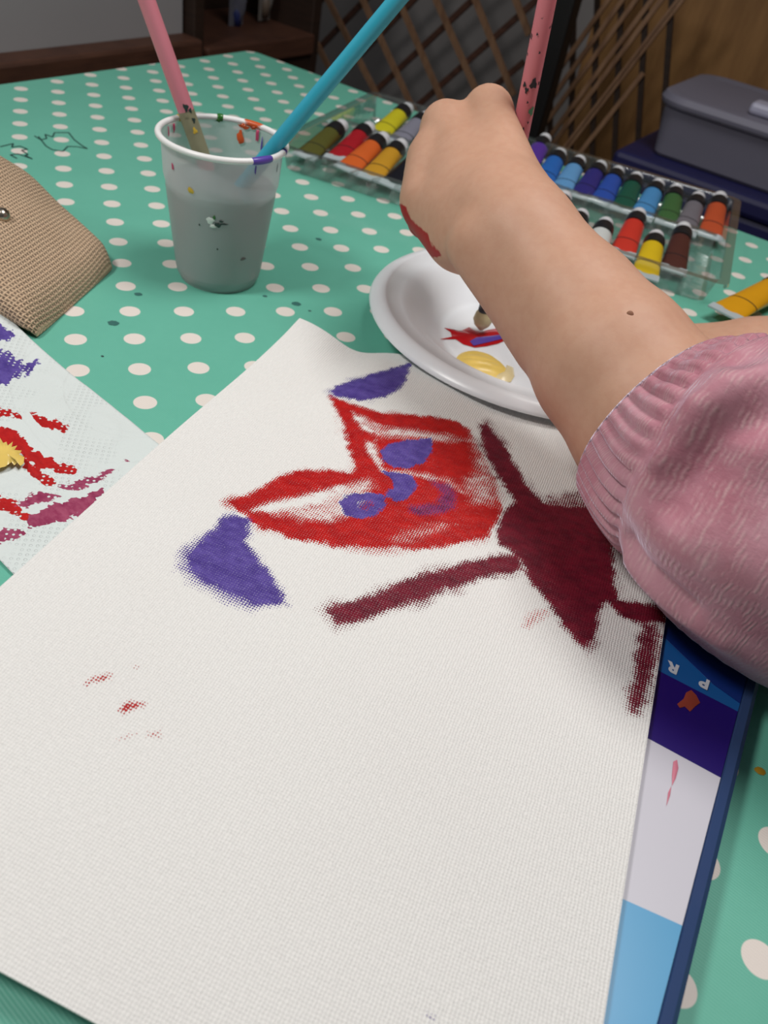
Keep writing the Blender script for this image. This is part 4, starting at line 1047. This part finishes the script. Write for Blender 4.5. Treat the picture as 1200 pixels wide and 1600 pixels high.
def bring(d, z, r=.03): return [B(a, o, z) for a, o in rrc(.380 - d, .255 - d, .78 + d, .445 + d, r + d)]
kid(loft('tub', [bring(-.012, -.0315, .02), bring(-.008, -.028, .022), bring(0, .020), bring(.004, .022), bring(.004, .026)], M_BIN, True, False), binn)
kid(loft('lid', [bring(.006, .024), bring(.007, .028), bring(.004, .034), bring(-.010, .036), bring(-.016, .0335), bring(-.022, .0335)], M_BIN, True, True), binn)
M_GREEN = plain('green_label', lin(140, 150, 110), .6)
kid(slabB('contents_sheet', .50, .74, .29, .42, -.020, .012, M_GREEN), binn)
kid(bevel(slabB('lid_handle', .47, .56, .28, .31, .034, .046, plain('clip_white', lin(170, 170, 190), .4)), .004), binn)

# ================================================================== PERSON
person = empty('person', (.47, .26, FLOORZ)); tag(person, 'child in pink velour top, left arm stretched out holding a brush', 'person')
D = Dp
WR = D(782, 348, .347); CF = D(1032, 664, .3105); MD = D(899, 488, .331)
S1 = G(1136, 732, .066); S2 = G(1240, 778, .066); EL = G(1345, 815, .066)
SHL = np.array([.38, .13, .20]); SHR = np.array([.51, .40, .20])
fa = [(EL, .032, CF, .0328), (CF, .0335, D(955, 566, .3205), .0306), (D(955, 566, .3205), .0306, MD, .0268), (MD, .0266, D(811, 373, .344), .0236), (D(811, 373, .344), .0236, D(785, 340, .350), .0235)]
ulna = [(D(745, 383, .342), .0128, D(862, 528, .335), .016)]
idx_m, mid_m, rng_m, pky_m = D(763, 174, .385), D(697, 199, .388), D(676, 250, .386), D(664, 310, .380)
hand = [(D(800, 335, .352), .0190, idx_m, .0108), (D(770, 335, .356), .0190, mid_m, .0108), (D(745, 350, .358), .0190, rng_m, .0102), (D(730, 365, .360), .0175, pky_m, .0098),
        (D(765, 330, .366), .019, D(715, 250, .392), .0150),
        (D(708, 372, .366), .0115, D(672, 335, .384), .0112),
        # fingers curled round the brush, on the far side of the hand
        (idx_m, .0102, D(776, 215, .420), .0084), (D(776, 215, .420), .0084, D(786, 275, .428), .0075), (D(786, 275, .428), .0075, D(786, 318, .420), .0062),
        (mid_m, .0102, D(712, 225, .424), .0086), (D(712, 225, .424), .0086, D(752, 290, .436), .0078), (D(752, 290, .436), .0078, D(772, 325, .426), .0064),
        (rng_m, .0098, D(676, 285, .418), .0082), (D(676, 285, .418), .0082, D(715, 325, .428), .0074), (D(715, 325, .428), .0074, D(742, 335, .416), .0062),
        (pky_m, .0094, D(664, 345, .402), .0074), (D(664, 345, .402), .0074, D(692, 365, .410), .0068), (D(692, 365, .410), .0068, D(715, 362, .402), .0058),
        (mid_m, .0092, rng_m, .0092), (rng_m, .0096, pky_m, .0095), (rng_m * .5 + pky_m * .5 , .0105, rng_m * .5 + pky_m * .5 + np.array([.004, .002, 0]), .0105),
        # thumb
        (D(820, 315, .360), .0122, D(806, 284, .384), .0108), (D(806, 284, .384), .0104, D(806, 304, .408), .0088), (D(806, 304, .408), .0086, D(803, 335, .416), .0072)]
V1, F1 = sdf_mesh(fa + ulna + hand, .0016, .0062)
V1 = np.asarray(V1)
# the rest of the body: upper arms, torso, neck, head, right arm, hips and legs
HC = np.array([.41, .275, .40])                          # head centre
fw = np.array([-.905, .425, 0]); rt = np.array([.425, .905, 0])
NECK = (SHL + SHR) / 2 + np.array([0, 0, .03]); PEL = np.array([.56, .225, -.24])
RE = np.array([.455, .50, .048]); RW = np.array([.262, .496, .034])
coarse = [(EL, .030, SHL, .045), (SHL, .045, SHR, .045), ((SHL * .7 + SHR * .3), .07, PEL - rt * .05, .075), ((SHL * .3 + SHR * .7), .07, PEL + rt * .05, .075),
          (NECK, .035, HC - np.array([0, 0, .06]), .033), (HC + np.array([0, 0, .015]), .072, HC + fw * .012 + np.array([0, 0, -.02]), .066), (HC + fw * .022 + np.array([0, 0, -.045]), .042, HC + fw * .03 + np.array([0, 0, -.065]), .026),
          (HC + fw * .076 + np.array([0, 0, -.005]), .006, HC + fw * .090 + np.array([0, 0, -.022]), .009),
          (HC - rt * .072 + np.array([0, 0, -.01]), .012, HC - rt * .074 + np.array([0, 0, .012]), .012), (HC + rt * .072 + np.array([0, 0, -.01]), .012, HC + rt * .074 + np.array([0, 0, .012]), .012),
          (SHR, .045, RE, .034), (RE, .034, RW, .024),
          (PEL - rt * .06, .075, PEL - rt * .07 + fw * .26 + np.array([0, 0, -.02]), .055), (PEL + rt * .06, .075, PEL + rt * .07 + fw * .26 + np.array([0, 0, -.02]), .055),
          (PEL - rt * .07 + fw * .26 + np.array([0, 0, -.02]), .05, PEL - rt * .07 + fw * .24 + np.array([0, 0, -.44]), .035), (PEL + rt * .07 + fw * .26 + np.array([0, 0, -.02]), .05, PEL + rt * .07 + fw * .24 + np.array([0, 0, -.44]), .035),
          (PEL - rt * .07 + fw * .22 + np.array([0, 0, -.465]), .03, PEL - rt * .07 + fw * .34 + np.array([0, 0, -.468]), .026), (PEL + rt * .07 + fw * .22 + np.array([0, 0, -.465]), .03, PEL + rt * .07 + fw * .34 + np.array([0, 0, -.468]), .026)]
# right hand resting on the table
HB = G(1180, 558, .025); KN = G(1140, 574, .024)
rh = [(RW, .022, HB, .0185), (HB, .0185, KN, .0135)]
for k in range(4):
    b0 = KN + np.array([.012, -.016, 0]) * (k - 1.2) * .8; b1 = b0 + np.array([-.018, -.010, -.002]); b2_ = b1 + np.array([-.006, -.012, -.006])
    rh += [(b0, .0095, b1, .0085), (b1, .0085, b2_, .0075)]
rh += [(HB + np.array([-.01, .012, 0]), .010, HB + np.array([-.035, .014, -.004]), .0085)]
V2, F2 = sdf_mesh(coarse + rh, .0038, .014)
stain = np.zeros((len(V1) + len(V2), 3))
px = pr(V1); dpt = ((V1 - CAM) @ RM)[:, 2]
d = sdpoly(px, [(622, 318), (634, 322), (640, 338), (652, 352), (668, 366), (676, 384), (690, 400), (676, 402), (655, 388), (640, 366), (626, 340)])
stain[:len(V1), 0] = np.clip(.5 + d / 16, 0, 1)
me = bpy.data.meshes.new('body'); me.from_pydata(np.concatenate([V1, V2]).tolist(), [], F1.tolist() + (F2 + len(V1)).tolist()); me.update()
attr(me, 'stain', stain)
bodyo = objm('body', me, M_SKIN, None, True); kid(bodyo, person)
sm = bodyo.modifiers.new('smooth', 'SMOOTH'); sm.factor = .5; sm.iterations = 4
# mole on the forearm
vi = np.argmin(np.hypot(px[:, 0] - 991, px[:, 1] - 493) + 2000 * (dpt - dpt.min()) * (np.hypot(px[:, 0] - 991, px[:, 1] - 493) < 6) + 1e4 * (dpt > .33))
mo = MB().lathe([(.0001, .0002), (.0008, .00015), (.0013, -.0001), (.0013, -.0006)], 12).build('mole', plain('mole_brown', lin(150, 104, 80), .7), None, True)
nrm = CAM - V1[vi]; mo.rotation_mode = 'QUATERNION'; mo.rotation_quaternion = Vector((0, 0, 1)).rotation_difference(Vector(nrm)); mo.location = V1[vi]
bpy.context.view_layer.update(); kid(mo, person)

# sleeve: swept tube with a ribbed cuff and gathered folds
def sleeve(name, path, rad, cuff_len, n=220, mat=M_VEL, seed=1, per=.0016, folds=1.0, sag=.0, creases=()):
    path = [np.asarray(p, float) for p in path]
    P = np.array(path); L0 = np.r_[0, np.cumsum(np.linalg.norm(np.diff(P, axis=0), axis=1))]
    q0 = np.arange(0, L0[-1], .001); C_ = np.c_[[np.interp(q0, L0, P[:, k]) for k in range(3)]].T; Rr = np.interp(q0, L0, rad)
    for _ in range(3):                                   # round the corners of the centre line
        kk = np.exp(-(np.arange(-20, 21) / 9.) ** 2); kk /= kk.sum()
        ext = np.concatenate([C_[0] + (C_[0] - C_[1:21][::-1]), C_, C_[-1] + (C_[-1] - C_[-21:-1][::-1])])
        C_ = np.c_[[np.convolve(ext[:, k], kk, 'valid') for k in range(3)]].T
        Rr = np.convolve(np.r_[np.full(20, Rr[0]), Rr, np.full(20, Rr[-1])], kk, 'valid')
    T = np.gradient(C_, axis=0); T /= np.linalg.norm(T, axis=1)[:, None]; S_ = np.r_[0, np.cumsum(np.linalg.norm(np.diff(C_, axis=0), axis=1))]
    ss = np.arange(0, S_[-1], per); C_ = np.c_[[np.interp(ss, S_, C_[:, k]) for k in range(3)]].T; T = np.c_[[np.interp(ss, S_, T[:, k]) for k in range(3)]].T; Rr = np.interp(ss, S_, Rr)
    th = np.linspace(0, 2 * math.pi, n, endpoint=False); V = []; UVs = []
    for i, s in enumerate(ss):
        t = T[i]; up = np.array([0, 0, 1.]); a = np.cross(t, up); a /= np.linalg.norm(a); b = np.cross(a, t)
        r = np.full(n, Rr[i])
        if s < cuff_len:
            e = min(1, s / .003) ** .5 * min(1, (cuff_len - s) / .003 + .25)
            rib = np.abs(np.sin(th * 22)) ** .8
            r = r - .0022 + .0026 * rib * e + .0010 * math.sin(math.pi * s / cuff_len)
        else:
            q = s - cuff_len; rise = 1 - math.exp(-q / .006)
            amp = math.exp(-q / .030)
            g = .5 + .5 * np.sin(th * 9 + 1.3 * np.sin(th * 2 + seed))
            r = r * (.97 + .03 * rise) + folds * .0062 * amp * rise * g ** 1.3
            # long soft wrinkles wrapping the sleeve
            r = r + folds * .0030 * np.sin(th * 2 + 46 * q + seed) * rise * math.exp(-q / .12) + folds * .0016 * np.sin(th * 5 - 30 * q + 2 * seed) * rise
            dth = (th - (1.25 + 9 * (q - .04)) + math.pi) % (2 * math.pi) - math.pi; bell = math.exp(-((q - .05) / .03) ** 2)
            r = r + folds * bell * (.0050 * np.exp(-(dth / .30) ** 2) - .0055 * np.exp(-((dth + .55) / .28) ** 2))
        p = C_[i] + np.outer(r * np.cos(th), a) + np.outer(r * np.sin(th), b)
        if s > cuff_len: p[:, 2] -= sag * (1 - math.exp(-(s - cuff_len) / .02)) * np.clip(-np.sin(th), 0, 1)
        p[:, 2] = np.maximum(p[:, 2], .0155 + .001 * np.sin(th * 9))
        V.append(p); UVs.append(np.c_[th * .04, np.full(n, s)])
    m = len(ss)
    for line, amp_, sig in creases:                      # soft creases across the sleeve
        ln_ = np.array(line, float)
        for i in range(m):
            if ss[i] < cuff_len + .004: continue
            q_ = pr(V[i]); dd = np.full(n, 1e9)
            for a_, b_ in zip(ln_[:-1], ln_[1:]):
                ab = b_ - a_; tt = np.clip(((q_ - a_) @ ab) / (ab @ ab), 0, 1); dd = np.minimum(dd, np.hypot(*(q_ - a_ - tt[:, None] * ab).T))
            out = V[i] - C_[i]; out /= np.linalg.norm(out, axis=1)[:, None]; face = np.clip(np.sum(out * (CAM - V[i]), 1) / np.linalg.norm(CAM - V[i], axis=1) * 2, 0, 1)
            V[i] = V[i] + out * (amp_ * np.exp(-(dd / sig) ** 2) * face)[:, None]
    # fold the cuff edge inwards
    inner_ = C_[0] + (V[0] - C_[0]) * .93 + T[0] * .006; V = [inner_] + V; UVs = [UVs[0]] + UVs; m += 1
    V = np.concatenate(V); UVs = np.concatenate(UVs); f = []
    I_ = np.arange(m * n).reshape(m, n); J_ = np.roll(I_, -1, 1)
    f = np.c_[I_[:-1].ravel(), I_[1:].ravel(), J_[1:].ravel(), J_[:-1].ravel()]
    me = bpy.data.meshes.new(name); me.from_pydata(V.tolist(), [], f.tolist()); me.update()
    ul = me.uv_layers.new(name='UVMap'); li = np.zeros(len(me.loops), int); me.loops.foreach_get('vertex_index', li); uvv = UVs[li].copy()
    # wrap seam
    uq = uvv[:, 0].reshape(-1, 4); wr = (uq.max(1) - uq.min(1)) > .1; uq[wr] = np.where(uq[wr] < .05, uq[wr] + 2 * math.pi * .04, uq[wr]); uvv[:, 0] = uq.ravel()
    # velour ribs run around u
    ul.data.foreach_set('uv', uvv[:, ::-1].ravel().astype(np.float32))
    bm = bmesh.new(); bm.from_mesh(me); bmesh.ops.recalc_face_normals(bm, faces=bm.faces); bm.to_mesh(me); bm.free()
    return kid(objm(name, me, mat, None, True), person)
cuff0 = D(1024, 651, .311)
sleeve('sleeve', [cuff0, D(1056, 688, .307), S1, S2, EL, (EL + SHL) / 2 + np.array([.01, 0, 0]), SHL], [.0370, .0420, .0515, .0565, .060, .063, .07], .026, sag=.009, creases=[
    ([(1000, 735), (1045, 705), (1085, 650), (1130, 605), (1210, 570)], .0042, 24), ([(1045, 800), (1095, 735), (1135, 670), (1210, 640)], -.0075, 34), ([(985, 700), (1015, 655), (1060, 600)], -.0035, 13), ([(1010, 725), (1030, 670), (1075, 620)], .0028, 12),
    ([(955, 800), (985, 770), (1000, 740)], -.0030, 12), ([(950, 840), (990, 900), (1050, 960), (1130, 1010)], .0022, 14), ([(975, 835), (1010, 890), (1080, 950)], -.0028, 13), ([(1110, 545), (1160, 560), (1200, 550)], -.003, 16)])
RS0 = RW + (RE - RW) * .3
sleeve('sleeve', [RS0, RS0 + (RE - RW) * .25, RE, (RE + SHR) / 2, SHR], [.031, .036, .046, .055, .066], .019, n=120, seed=3, per=.003, folds=.7)
tors = [((SHL * .9 + SHR * .1), .066, (SHL * .1 + SHR * .9), .066), ((SHL * .7 + SHR * .3), .085, PEL - rt * .045, .095), ((SHL * .3 + SHR * .7), .085, PEL + rt * .045, .095)]
V3, F3 = sdf_mesh(tors, .006, .03)
ts = kid(obj('top', V3.tolist(), F3.tolist(), M_VEL, None, True), person); m_ = ts.modifiers.new('smooth', 'SMOOTH'); m_.iterations = 4
legs = [(a_, r0 + .010, b_, r1 + .010) for a_, r0, b_, r1 in coarse[12:16]]
V4, F4 = sdf_mesh(legs, .006, .03)
kid(obj('trousers', V4.tolist(), F4.tolist(), plain('dark_trousers', lin(52, 56, 72), .85), None, True), person)
hairp = [(HC + np.array([0, 0, .022]) - fw * .012, .079, HC - fw * .03 + np.array([0, 0, -.02]), .072), (HC - fw * .05, .055, HC - fw * .06 + np.array([0, 0, -.13]), .04)]
V5, F5 = sdf_mesh(hairp, .004, .02)
kid(obj('hair', V5.tolist(), F5.tolist(), plain('brown_hair', lin(66, 44, 32), .6, 200, .3), None, True), person)
M_EYE = plain('eye_white', lin(235, 235, 235), .3); M_IRIS = plain('iris', lin(60, 40, 30), .3); M_LIP = plain('lips', lin(190, 110, 105), .5)
for s_ in (-1, 1):
    c = HC + fw * .071 + rt * .028 * s_ + np.array([0, 0, .006]); mb = MB().lathe([(.0001, -.011), (.0078, -.0078), (.011, 0), (.0078, .0078), (.0001, .011)], 16)
    eo = mb.build('eye', M_EYE, None, True); eo.location = c; bpy.context.view_layer.update(); kid(eo, person)
    io = MB().lathe([(.0001, .004), (.004, .0035), (.0055, .001), (.0055, -.002)], 14).build('iris', M_IRIS, None, True)
    io.rotation_mode = 'QUATERNION'; io.rotation_quaternion = Vector((0, 0, 1)).rotation_difference(Vector(fw)); io.location = c + fw * .0085; bpy.context.view_layer.update(); kid(io, eo)
mo_ = MB().tube([HC + fw * .062 - rt * .02 + np.array([0, 0, -.048]), HC + fw * .066 + np.array([0, 0, -.050]), HC + fw * .062 + rt * .02 + np.array([0, 0, -.048])], [.001, .0045, .001], 10).build('mouth', M_LIP, None, True); kid(mo_, person)

# chair the child sits on
chair = empty('chair', (PEL[0], PEL[1], FLOORZ)); tag(chair, 'plain dark wooden chair the child sits on', 'chair')
sz = PEL[2] - .112
def chp(a, b, z): p = PEL[:2] + fw[:2] * a + rt[:2] * b; return (p[0], p[1], z)
def chbox(name, a0, a1, b0, b1, z0, z1): return kid(bevel(quadbox(name, [chp(a0, b0, 0), chp(a1, b0, 0), chp(a1, b1, 0), chp(a0, b1, 0)], z0, z1, M_DARKWOOD), .004), chair)
chbox('seat', -.16, .22, -.19, .19, sz - .03, sz)
for a_ in (-.15, .18):
    for b_ in (-.18, .15): chbox('leg', a_, a_ + .03, b_, b_ + .03, FLOORZ, sz - .03)
for b_ in (-.18, .15): chbox('back_post', -.175, -.150, b_, b_ + .03, sz, sz + .38)
chbox('backrest', -.172, -.155, -.15, .15, sz + .2, sz + .36)
